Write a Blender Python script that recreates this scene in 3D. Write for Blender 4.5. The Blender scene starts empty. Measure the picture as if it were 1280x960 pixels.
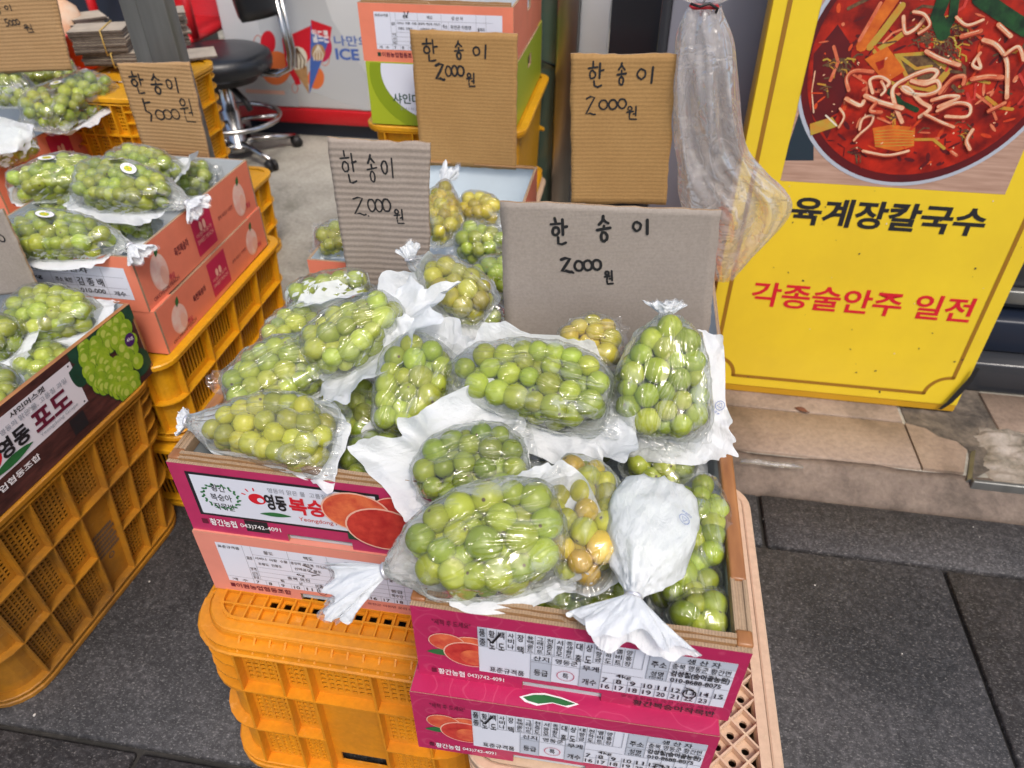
import bpy, bmesh, math, random
import numpy as np
from mathutils import Vector, Matrix, noise
from mathutils.bvhtree import BVHTree

random.seed(7)
S = bpy.context.scene
COL = S.collection
R = math.radians

# ------------------------------------------------------------------ camera, sky, sun, exposure
CAM_Z, F_PX, PITCH, YAW = 1.15, 900.0, math.atan(711 / 900), R(9.2)
cam_data = bpy.data.cameras.new('camera')
cam_data.sensor_width = 36.0
cam_data.lens = 36.0 * F_PX / 1280.0
cam_data.clip_start = 0.02
cam_data.clip_end = 200
cam = bpy.data.objects.new('camera', cam_data)
COL.objects.link(cam)
cam.location = (0, 0, CAM_Z)
cam.rotation_euler = (math.pi / 2 - PITCH, 0, YAW)
S.camera = cam
cam_data.dof.use_dof = True
cam_data.dof.focus_distance = 0.85
cam_data.dof.aperture_fstop = 6.3

SUN_EL, SUN_AZ = R(56), R(152)      # azimuth: direction the light comes from, clockwise from +Y
world = bpy.data.worlds.new('World')
S.world = world
world.use_nodes = True
wn = world.node_tree.nodes
bg = wn['Background']
sky = wn.new('ShaderNodeTexSky')
sky.sky_type = 'NISHITA'
sky.sun_disc = False
sky.sun_elevation = SUN_EL
sky.sun_rotation = SUN_AZ
sky.air_density = 1.0
sky.dust_density = 4.0
sky.ozone_density = 0.6
world.node_tree.links.new(sky.outputs[0], bg.inputs[0])
bg.inputs[1].default_value = 0.15
sun_data = bpy.data.lights.new('sun', 'SUN')
sun_data.energy = 1.15
sun_data.angle = R(14)
sun_data.color = (1.0, 0.95, 0.88)
sun = bpy.data.objects.new('sun', sun_data)
COL.objects.link(sun)
sd = Vector((math.sin(SUN_AZ) * math.cos(SUN_EL), math.cos(SUN_AZ) * math.cos(SUN_EL), math.sin(SUN_EL)))
sun.rotation_euler = sd.to_track_quat('Z', 'Y').to_euler()
S.view_settings.view_transform = 'Standard'
S.view_settings.look = 'None'
S.view_settings.exposure = 0.40
S.view_settings.gamma = 1.0
S.view_settings.use_curve_mapping = False
S.cycles.transparent_max_bounces = 24
S.cycles.max_bounces = 10
S.cycles.caustics_reflective = False
S.cycles.caustics_refractive = False

# ------------------------------------------------------------------ where a picture point lies on a real plane
_fh = Vector((-math.sin(YAW), math.cos(YAW), 0))
_rt = Vector((math.cos(YAW), math.sin(YAW), 0))
_fw = _fh * math.cos(PITCH) - Vector((0, 0, math.sin(PITCH)))
_up = _fh * math.sin(PITCH) + Vector((0, 0, math.cos(PITCH)))
CAM = Vector((0, 0, CAM_Z))
def _ray(px, py): return _rt * (px - 640) - _up * (py - 480) + _fw * F_PX
def at(px, py, z):
    r = _ray(px, py); return CAM + r * ((z - CAM_Z) / r.z)
def at_y(px, py, y0, z0=0.0, tilt=0.0):
    r = _ray(px, py); t = math.tan(R(tilt))
    return CAM + r * ((y0 + t * (CAM_Z - z0)) / (r.y - t * r.z))
def at_x(px, py, x):
    r = _ray(px, py); return CAM + r * (x / r.x)

# ------------------------------------------------------------------ materials
def new_mat(name):
    m = bpy.data.materials.new(name); m.use_nodes = True
    nt = m.node_tree
    return m, nt, nt.nodes, nt.links, nt.nodes['Principled BSDF']
def ramp(nodes, stops):
    r = nodes.new('ShaderNodeValToRGB'); e = r.color_ramp.elements
    while len(e) < len(stops): e.new(0.5)
    for k, (p, c) in enumerate(stops):
        e[k].position = p; e[k].color = (*c, 1) if len(c) == 3 else c
    return r
def tex_noise(nodes, links, scale, detail=4, rough=0.55, coord='Object', stretch=None, dist=0):
    tc = nodes.new('ShaderNodeTexCoord'); n = nodes.new('ShaderNodeTexNoise')
    n.inputs['Scale'].default_value = scale; n.inputs['Detail'].default_value = detail
    n.inputs['Roughness'].default_value = rough; n.inputs['Distortion'].default_value = dist
    if stretch:
        mp = nodes.new('ShaderNodeMapping'); mp.inputs['Scale'].default_value = stretch
        links.new(tc.outputs[coord], mp.inputs[0]); links.new(mp.outputs[0], n.inputs['Vector'])
    else: links.new(tc.outputs[coord], n.inputs['Vector'])
    return n
def add_bump(nodes, links, b, src, strength, dist=0.002):
    bp = nodes.new('ShaderNodeBump'); bp.inputs['Strength'].default_value = strength
    bp.inputs['Distance'].default_value = dist
    links.new(src, bp.inputs['Height']); links.new(bp.outputs[0], b.inputs['Normal']); return bp
def simple(name, c, rough=0.6, metal=0.0, var=0.0, vscale=30, bump=0.0, bscale=200, spec=0.5, c2=None, coat=0, stretch=None):
    m, nt, N, L, b = new_mat(name)
    b.inputs['Base Color'].default_value = (*c, 1)
    b.inputs['Roughness'].default_value = rough
    b.inputs['Metallic'].default_value = metal
    b.inputs['Specular IOR Level'].default_value = spec
    b.inputs['Coat Weight'].default_value = coat
    if var or c2:
        n = tex_noise(N, L, vscale, 5, 0.6, stretch=stretch)
        d = c2 if c2 else tuple(x * (1 - var) for x in c)
        r = ramp(N, [(0.35, d), (0.65, c)]); L.new(n.outputs[0], r.inputs[0]); L.new(r.outputs[0], b.inputs['Base Color'])
    if bump:
        n = tex_noise(N, L, bscale, 4); add_bump(N, L, b, n.outputs[0], bump)
    return m

def m_plastic(name, c, dirt, rough=0.42, dirt_amt=0.5):
    m, nt, N, L, b = new_mat(name)
    n = tex_noise(N, L, 9, 8, 0.65); r = ramp(N, [(0.42, (0, 0, 0)), (0.75, (1, 1, 1))]); L.new(n.outputs[0], r.inputs[0])
    n2 = tex_noise(N, L, 120, 3, 0.6); r2 = ramp(N, [(0.3, (0.8, 0.8, 0.8)), (0.7, (1, 1, 1))]); L.new(n2.outputs[0], r2.inputs[0])
    mx = N.new('ShaderNodeMix'); mx.data_type = 'RGBA'; mx.inputs[6].default_value = (*c, 1); mx.inputs[7].default_value = (*dirt, 1)
    ml = N.new('ShaderNodeMath'); ml.operation = 'MULTIPLY'; ml.inputs[1].default_value = dirt_amt
    L.new(r.outputs[0], ml.inputs[0]); L.new(ml.outputs[0], mx.inputs[0])
    m2 = N.new('ShaderNodeMix'); m2.data_type = 'RGBA'; m2.blend_type = 'MULTIPLY'; m2.inputs[0].default_value = 0.7
    L.new(mx.outputs[2], m2.inputs[6]); L.new(r2.outputs[0], m2.inputs[7]); L.new(m2.outputs[2], b.inputs['Base Color'])
    n5 = tex_noise(N, L, 55, 6, 0.75, stretch=(1, 1, 5)); r5 = ramp(N, [(0.60, (0, 0, 0)), (0.74, (0.55, 0.55, 0.55))]); L.new(n5.outputs[0], r5.inputs[0])
    m6 = N.new('ShaderNodeMix'); m6.data_type = 'RGBA'; m6.inputs[7].default_value = (min(1, c[0] * 1.1 + .05), c[1] * 1.35 + .06, c[2] + .12, 1); L.new(m2.outputs[2], m6.inputs[6]); L.new(r5.outputs[0], m6.inputs[0]); L.new(m6.outputs[2], b.inputs['Base Color'])
    b.inputs['Roughness'].default_value = rough
    n3 = tex_noise(N, L, 60, 4); add_bump(N, L, b, n3.outputs[0], 0.15, 0.002)
    return m

def m_film(name, haze=0.012, gloss=1.9, tint=(0.985, 0.99, 0.985), rough=0.07, wr=0.7, hazec=(0.85, 0.88, 0.9), wscale=30, edge=0.20):
    m = bpy.data.materials.new(name); m.use_nodes = True
    nt = m.node_tree; N = nt.nodes; L = nt.links
    for n in list(N):
        if n.type != 'OUTPUT_MATERIAL': N.remove(n)
    out = [n for n in N if n.type == 'OUTPUT_MATERIAL'][0]
    tr = N.new('ShaderNodeBsdfTransparent'); tr.inputs[0].default_value = (*tint, 1)
    gl = N.new('ShaderNodeBsdfGlossy'); gl.inputs['Roughness'].default_value = rough
    df = N.new('ShaderNodeBsdfDiffuse'); df.inputs[0].default_value = (*hazec, 1)
    tl = N.new('ShaderNodeBsdfTranslucent'); tl.inputs[0].default_value = (*hazec, 1)
    ad = N.new('ShaderNodeMixShader'); ad.inputs[0].default_value = 0.45
    L.new(df.outputs[0], ad.inputs[1]); L.new(tl.outputs[0], ad.inputs[2])
    tc = N.new('ShaderNodeTexCoord')
    mp = N.new('ShaderNodeMapping'); mp.inputs['Scale'].default_value = (0.5, 1.5, 1.2); L.new(tc.outputs['Object'], mp.inputs[0])
    n1 = N.new('ShaderNodeTexNoise'); n1.inputs['Scale'].default_value = wscale; n1.inputs['Detail'].default_value = 2.5; n1.inputs['Distortion'].default_value = 0.9
    L.new(mp.outputs[0], n1.inputs['Vector'])
    # creases: distance from the middle value folds the noise into ridges
    sb = N.new('ShaderNodeMath'); sb.operation = 'SUBTRACT'; sb.inputs[1].default_value = 0.5; L.new(n1.outputs[0], sb.inputs[0])
    ab = N.new('ShaderNodeMath'); ab.operation = 'ABSOLUTE'; L.new(sb.outputs[0], ab.inputs[0])
    pw = N.new('ShaderNodeMapRange'); pw.interpolation_type = 'SMOOTHERSTEP'; pw.inputs['From Max'].default_value = 0.10; L.new(ab.outputs[0], pw.inputs[0])
    bp = N.new('ShaderNodeBump'); bp.inputs['Strength'].default_value = wr; bp.inputs['Distance'].default_value = 0.0025
    L.new(pw.outputs[0], bp.inputs['Height']); L.new(bp.outputs[0], gl.inputs['Normal'])
    fr = N.new('ShaderNodeFresnel'); fr.inputs[0].default_value = 1.5; L.new(bp.outputs[0], fr.inputs['Normal'])
    ml = N.new('ShaderNodeMath'); ml.operation = 'MULTIPLY'; ml.inputs[1].default_value = gloss; ml.use_clamp = True; L.new(fr.outputs[0], ml.inputs[0])
    lw = N.new('ShaderNodeLayerWeight'); lw.inputs[0].default_value = 0.5
    p2 = N.new('ShaderNodeMath'); p2.operation = 'POWER'; p2.inputs[1].default_value = 2.2; L.new(lw.outputs['Facing'], p2.inputs[0])
    h1 = N.new('ShaderNodeMath'); h1.operation = 'MULTIPLY_ADD'; h1.inputs[1].default_value = edge; h1.inputs[2].default_value = haze; L.new(p2.outputs[0], h1.inputs[0])
    iv = N.new('ShaderNodeMath'); iv.operation = 'SUBTRACT'; iv.inputs[0].default_value = 1; L.new(pw.outputs[0], iv.inputs[1])
    n9 = N.new('ShaderNodeTexNoise'); n9.inputs['Scale'].default_value = 22; L.new(mp.outputs[0], n9.inputs['Vector'])
    r9 = N.new('ShaderNodeMapRange'); r9.inputs['From Min'].default_value = 0.48; r9.inputs['From Max'].default_value = 0.70; L.new(n9.outputs[0], r9.inputs[0])
    c9 = N.new('ShaderNodeMath'); c9.operation = 'MULTIPLY'; L.new(iv.outputs[0], c9.inputs[0]); L.new(r9.outputs[0], c9.inputs[1])
    h2 = N.new('ShaderNodeMath'); h2.operation = 'MULTIPLY_ADD'; h2.inputs[1].default_value = 0.42; h2.use_clamp = True; L.new(c9.outputs[0], h2.inputs[0]); L.new(h1.outputs[0], h2.inputs[2])
    m1 = N.new('ShaderNodeMixShader'); L.new(h2.outputs[0], m1.inputs[0]); L.new(tr.outputs[0], m1.inputs[1]); L.new(ad.outputs[0], m1.inputs[2])
    mi_ = N.new('ShaderNodeMath'); mi_.operation = 'MINIMUM'; mi_.inputs[1].default_value = 0.40; L.new(ml.outputs[0], mi_.inputs[0])
    m2 = N.new('ShaderNodeMixShader'); L.new(mi_.outputs[0], m2.inputs[0]); L.new(m1.outputs[0], m2.inputs[1]); L.new(gl.outputs[0], m2.inputs[2])
    L.new(m2.outputs[0], out.inputs[0])
    return m

def m_paper_film(name, c=(0.84, 0.875, 0.90), trans=0.32, see=0.035, wr=0.55):
    m = bpy.data.materials.new(name); m.use_nodes = True
    nt = m.node_tree; N = nt.nodes; L = nt.links; b = N['Principled BSDF']
    out = [n for n in N if n.type == 'OUTPUT_MATERIAL'][0]
    b.inputs['Base Color'].default_value = (*c, 1); b.inputs['Roughness'].default_value = 0.38
    n1 = tex_noise(N, L, 45, 5, 0.6, stretch=(0.7, 1.6, 1), dist=0.8)
    n7 = tex_noise(N, L, 150, 3, 0.6, stretch=(0.6, 1.5, 1), dist=0.5); a7 = N.new('ShaderNodeMath'); a7.operation = 'MULTIPLY_ADD'; a7.inputs[1].default_value = 0.22; L.new(n7.outputs[0], a7.inputs[0]); L.new(n1.outputs[0], a7.inputs[2])
    bp = add_bump(N, L, b, a7.outputs[0], wr, 0.006)
    tl = N.new('ShaderNodeBsdfTranslucent'); tl.inputs[0].default_value = (*c, 1); L.new(bp.outputs[0], tl.inputs['Normal'])
    mx = N.new('ShaderNodeMixShader'); mx.inputs[0].default_value = trans; L.new(b.outputs[0], mx.inputs[1]); L.new(tl.outputs[0], mx.inputs[2])
    tr = N.new('ShaderNodeBsdfTransparent'); m2 = N.new('ShaderNodeMixShader'); m2.inputs[0].default_value = see
    L.new(mx.outputs[0], m2.inputs[1]); L.new(tr.outputs[0], m2.inputs[2]); L.new(m2.outputs[0], out.inputs[0])
    return m

def m_grape():
    m, nt, N, L, b = new_mat('grape_skin')
    oi = N.new('ShaderNodeObjectInfo')
    hs = N.new('ShaderNodeHueSaturation')
    mr = N.new('ShaderNodeMapRange'); mr.inputs['To Min'].default_value = 0.482; mr.inputs['To Max'].default_value = 0.515; L.new(oi.outputs['Random'], mr.inputs[0])
    mv = N.new('ShaderNodeMapRange'); mv.inputs['To Min'].default_value = 0.72; mv.inputs['To Max'].default_value = 1.28
    ml = N.new('ShaderNodeMath'); ml.operation = 'MULTIPLY'; ml.inputs[1].default_value = 7.31; L.new(oi.outputs['Random'], ml.inputs[0])
    fr = N.new('ShaderNodeMath'); fr.operation = 'FRACT'; L.new(ml.outputs[0], fr.inputs[0]); L.new(fr.outputs[0], mv.inputs[0])
    L.new(mr.outputs[0], hs.inputs['Hue']); L.new(mv.outputs[0], hs.inputs['Value']); L.new(oi.outputs['Color'], hs.inputs['Color'])
    n = tex_noise(N, L, 70, 4, 0.6); rp = ramp(N, [(0.35, (0.86, 0.9, 0.86)), (0.7, (1.1, 1.06, 1.05))]); L.new(n.outputs[0], rp.inputs[0])
    mx = N.new('ShaderNodeMix'); mx.data_type = 'RGBA'; mx.blend_type = 'MULTIPLY'; mx.inputs[0].default_value = 1
    L.new(hs.outputs[0], mx.inputs[6]); L.new(rp.outputs[0], mx.inputs[7])
    # freckles and the brown stem dot at the end of each berry
    n2 = tex_noise(N, L, 420, 2, 0.5); r2 = ramp(N, [(0.70, (0, 0, 0)), (0.78, (1, 1, 1))]); L.new(n2.outputs[0], r2.inputs[0])
    m3 = N.new('ShaderNodeMix'); m3.data_type = 'RGBA'; m3.inputs[7].default_value = (0.30, 0.24, 0.08, 1)
    mm = N.new('ShaderNodeMath'); mm.operation = 'MULTIPLY'; mm.inputs[1].default_value = 0.35; L.new(r2.outputs[0], mm.inputs[0]); L.new(mm.outputs[0], m3.inputs[0]); L.new(mx.outputs[2], m3.inputs[6])
    tcs = N.new('ShaderNodeTexCoord'); sx = N.new('ShaderNodeSeparateXYZ'); L.new(tcs.outputs['Object'], sx.inputs[0])
    hx = N.new('ShaderNodeMath'); hx.operation = 'MULTIPLY'; L.new(sx.outputs['X'], hx.inputs[0]); L.new(sx.outputs['X'], hx.inputs[1])
    hy = N.new('ShaderNodeMath'); hy.operation = 'MULTIPLY_ADD'; L.new(sx.outputs['Y'], hy.inputs[0]); L.new(sx.outputs['Y'], hy.inputs[1]); L.new(hx.outputs[0], hy.inputs[2])
    hz = N.new('ShaderNodeMath'); hz.operation = 'LESS_THAN'; hz.inputs[1].default_value = 0; L.new(sx.outputs['Z'], hz.inputs[0])
    ha = N.new('ShaderNodeMath'); L.new(hy.outputs[0], ha.inputs[0]); L.new(hz.outputs[0], ha.inputs[1])
    sc = N.new('ShaderNodeMapRange'); sc.inputs['From Min'].default_value = 0.022; sc.inputs['From Max'].default_value = 0.008; L.new(ha.outputs[0], sc.inputs[0])
    m5 = N.new('ShaderNodeMix'); m5.data_type = 'RGBA'; m5.inputs[7].default_value = (0.13, 0.085, 0.03, 1); L.new(m3.outputs[2], m5.inputs[6]); L.new(sc.outputs[0], m5.inputs[0])
    L.new(m5.outputs[2], b.inputs['Base Color'])
    b.inputs['Subsurface Weight'].default_value = 0.35
    b.inputs['Subsurface Radius'].default_value = (0.9, 1.0, 0.25)
    b.inputs['Subsurface Scale'].default_value = 0.008
    b.inputs['Roughness'].default_value = 0.33
    b.inputs['Specular IOR Level'].default_value = 0.45
    return m

def m_card(name, c, c2, freq=170, bump=0.5, axis='Z', band_dark=0.25):
    """corrugated board: flute bands along one axis, scuffs and stains of its own"""
    m, nt, N, L, b = new_mat(name)
    tc = N.new('ShaderNodeTexCoord'); w = N.new('ShaderNodeTexWave'); w.bands_direction = axis
    w.inputs['Scale'].default_value = freq; w.inputs['Distortion'].default_value = 1.6; w.inputs['Detail'].default_value = 2
    w.inputs['Detail Scale'].default_value = 0.25
    L.new(tc.outputs['Object'], w.inputs['Vector'])
    n = tex_noise(N, L, 7, 7, 0.6, stretch=(1, 1, 3)); r = ramp(N, [(0.3, c2), (0.7, c)]); L.new(n.outputs[0], r.inputs[0])
    n2 = tex_noise(N, L, 260, 3, 0.7)
    r3 = ramp(N, [(0.3, (0.86, 0.86, 0.86)), (0.7, (1.05, 1.05, 1.05))]); L.new(n2.outputs[0], r3.inputs[0])
    r2 = ramp(N, [(0.0, (1 - band_dark, 1 - band_dark, 1 - band_dark)), (0.6, (1, 1, 1))]); L.new(w.outputs[0], r2.inputs[0])  # colour goes darker at the low parts of the flute wave
    nm = tex_noise(N, L, 9, 4, 0.6); rm = ramp(N, [(0.38, (0.15, 0.15, 0.15)), (0.62, (1, 1, 1))]); L.new(nm.outputs[0], rm.inputs[0])
    mx = N.new('ShaderNodeMix'); mx.data_type = 'RGBA'; mx.blend_type = 'MULTIPLY'; L.new(rm.outputs[0], mx.inputs[0])
    L.new(r.outputs[0], mx.inputs[6]); L.new(r2.outputs[0], mx.inputs[7])
    m4 = N.new('ShaderNodeMix'); m4.data_type = 'RGBA'; m4.blend_type = 'MULTIPLY'; m4.inputs[0].default_value = 1
    L.new(mx.outputs[2], m4.inputs[6]); L.new(r3.outputs[0], m4.inputs[7]); L.new(m4.outputs[2], b.inputs['Base Color'])
    b.inputs['Roughness'].default_value = 0.75; b.inputs['Specular IOR Level'].default_value = 0.3
    add_bump(N, L, b, w.outputs[0], bump, 0.0012)
    return m

def m_swirl(name, c, c2):
    """printed board with faint curling line work"""
    m, nt, N, L, b = new_mat(name)
    tc = N.new('ShaderNodeTexCoord'); v = N.new('ShaderNodeTexVoronoi'); v.inputs['Scale'].default_value = 22
    nz = tex_noise(N, L, 12, 3); va = N.new('ShaderNodeVectorMath'); va.operation = 'SCALE'; va.inputs['Scale'].default_value = 0.035; L.new(nz.outputs['Color'], va.inputs[0]); vb = N.new('ShaderNodeVectorMath'); L.new(tc.outputs['Object'], vb.inputs[0]); L.new(va.outputs[0], vb.inputs[1]); L.new(vb.outputs[0], v.inputs['Vector'])
    ml = N.new('ShaderNodeMath'); ml.operation = 'MULTIPLY'; ml.inputs[1].default_value = 26; L.new(v.outputs['Distance'], ml.inputs[0])
    sn = N.new('ShaderNodeMath'); sn.operation = 'SINE'; L.new(ml.outputs[0], sn.inputs[0])
    r = ramp(N, [(0.90, (0, 0, 0)), (0.99, (0.32, 0.32, 0.32))]); L.new(sn.outputs[0], r.inputs[0])
    n = tex_noise(N, L, 14, 5); rn = ramp(N, [(0.35, tuple(x * 0.86 for x in c)), (0.65, c)]); L.new(n.outputs[0], rn.inputs[0])
    mx = N.new('ShaderNodeMix'); mx.data_type = 'RGBA'; mx.inputs[7].default_value = (*c2, 1)
    L.new(rn.outputs[0], mx.inputs[6]); L.new(r.outputs[0], mx.inputs[0]); L.new(mx.outputs[2], b.inputs['Base Color'])
    b.inputs['Roughness'].default_value = 0.36
    n3 = tex_noise(N, L, 30, 3); add_bump(N, L, b, n3.outputs[0], 0.2, 0.003)
    return m

def m_granite(name, c, c2, fleck=(0.40, 0.385, 0.37)):
    m, nt, N, L, b = new_mat(name)
    n = tex_noise(N, L, 4.5, 9, 0.68, dist=0.5); r = ramp(N, [(0.38, c2), (0.60, c)]); L.new(n.outputs[0], r.inputs[0])
    n1 = tex_noise(N, L, 85, 8, 0.8, stretch=(1, 1, 1)); r1 = ramp(N, [(0.36, (0.45, 0.45, 0.47)), (0.52, (1, 1, 1)), (0.62, (1.9, 1.9, 1.9))]); L.new(n1.outputs[0], r1.inputs[0])
    mx = N.new('ShaderNodeMix'); mx.data_type = 'RGBA'; mx.blend_type = 'MULTIPLY'; mx.inputs[0].default_value = 1
    L.new(r.outputs[0], mx.inputs[6]); L.new(r1.outputs[0], mx.inputs[7])
    n2 = tex_noise(N, L, 190, 4, 0.7, stretch=(1, 1.8, 1)); r2 = ramp(N, [(0.555, (0, 0, 0)), (0.70, (0.52, 0.52, 0.52))]); L.new(n2.outputs[0], r2.inputs[0])
    m2 = N.new('ShaderNodeMix'); m2.data_type = 'RGBA'; m2.inputs[7].default_value = (*fleck, 1)
    L.new(mx.outputs[2], m2.inputs[6]); L.new(r2.outputs[0], m2.inputs[0]); L.new(m2.outputs[2], b.inputs['Base Color'])
    b.inputs['Roughness'].default_value = 0.62; b.inputs['Specular IOR Level'].default_value = 0.35
    add_bump(N, L, b, n1.outputs[0], 0.5, 0.002)
    return m

def m_patchy(name, c, c2, c3, scale=4, bump=0.4, rough=0.8, bscale=90):
    m, nt, N, L, b = new_mat(name)
    n = tex_noise(N, L, scale, 9, 0.65, dist=0.4); r = ramp(N, [(0.3, c3), (0.48, c2), (0.65, c)]); L.new(n.outputs[0], r.inputs[0])
    n2 = tex_noise(N, L, bscale, 5, 0.7); r2 = ramp(N, [(0.3, (0.75, 0.75, 0.75)), (0.65, (1.08, 1.08, 1.08))]); L.new(n2.outputs[0], r2.inputs[0])
    mx = N.new('ShaderNodeMix'); mx.data_type = 'RGBA'; mx.blend_type = 'MULTIPLY'; mx.inputs[0].default_value = 1
    L.new(r.outputs[0], mx.inputs[6]); L.new(r2.outputs[0], mx.inputs[7]); L.new(mx.outputs[2], b.inputs['Base Color'])
    b.inputs['Roughness'].default_value = rough; b.inputs['Specular IOR Level'].default_value = 0.3
    add_bump(N, L, b, n2.outputs[0], bump, 0.003)
    return m

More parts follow.
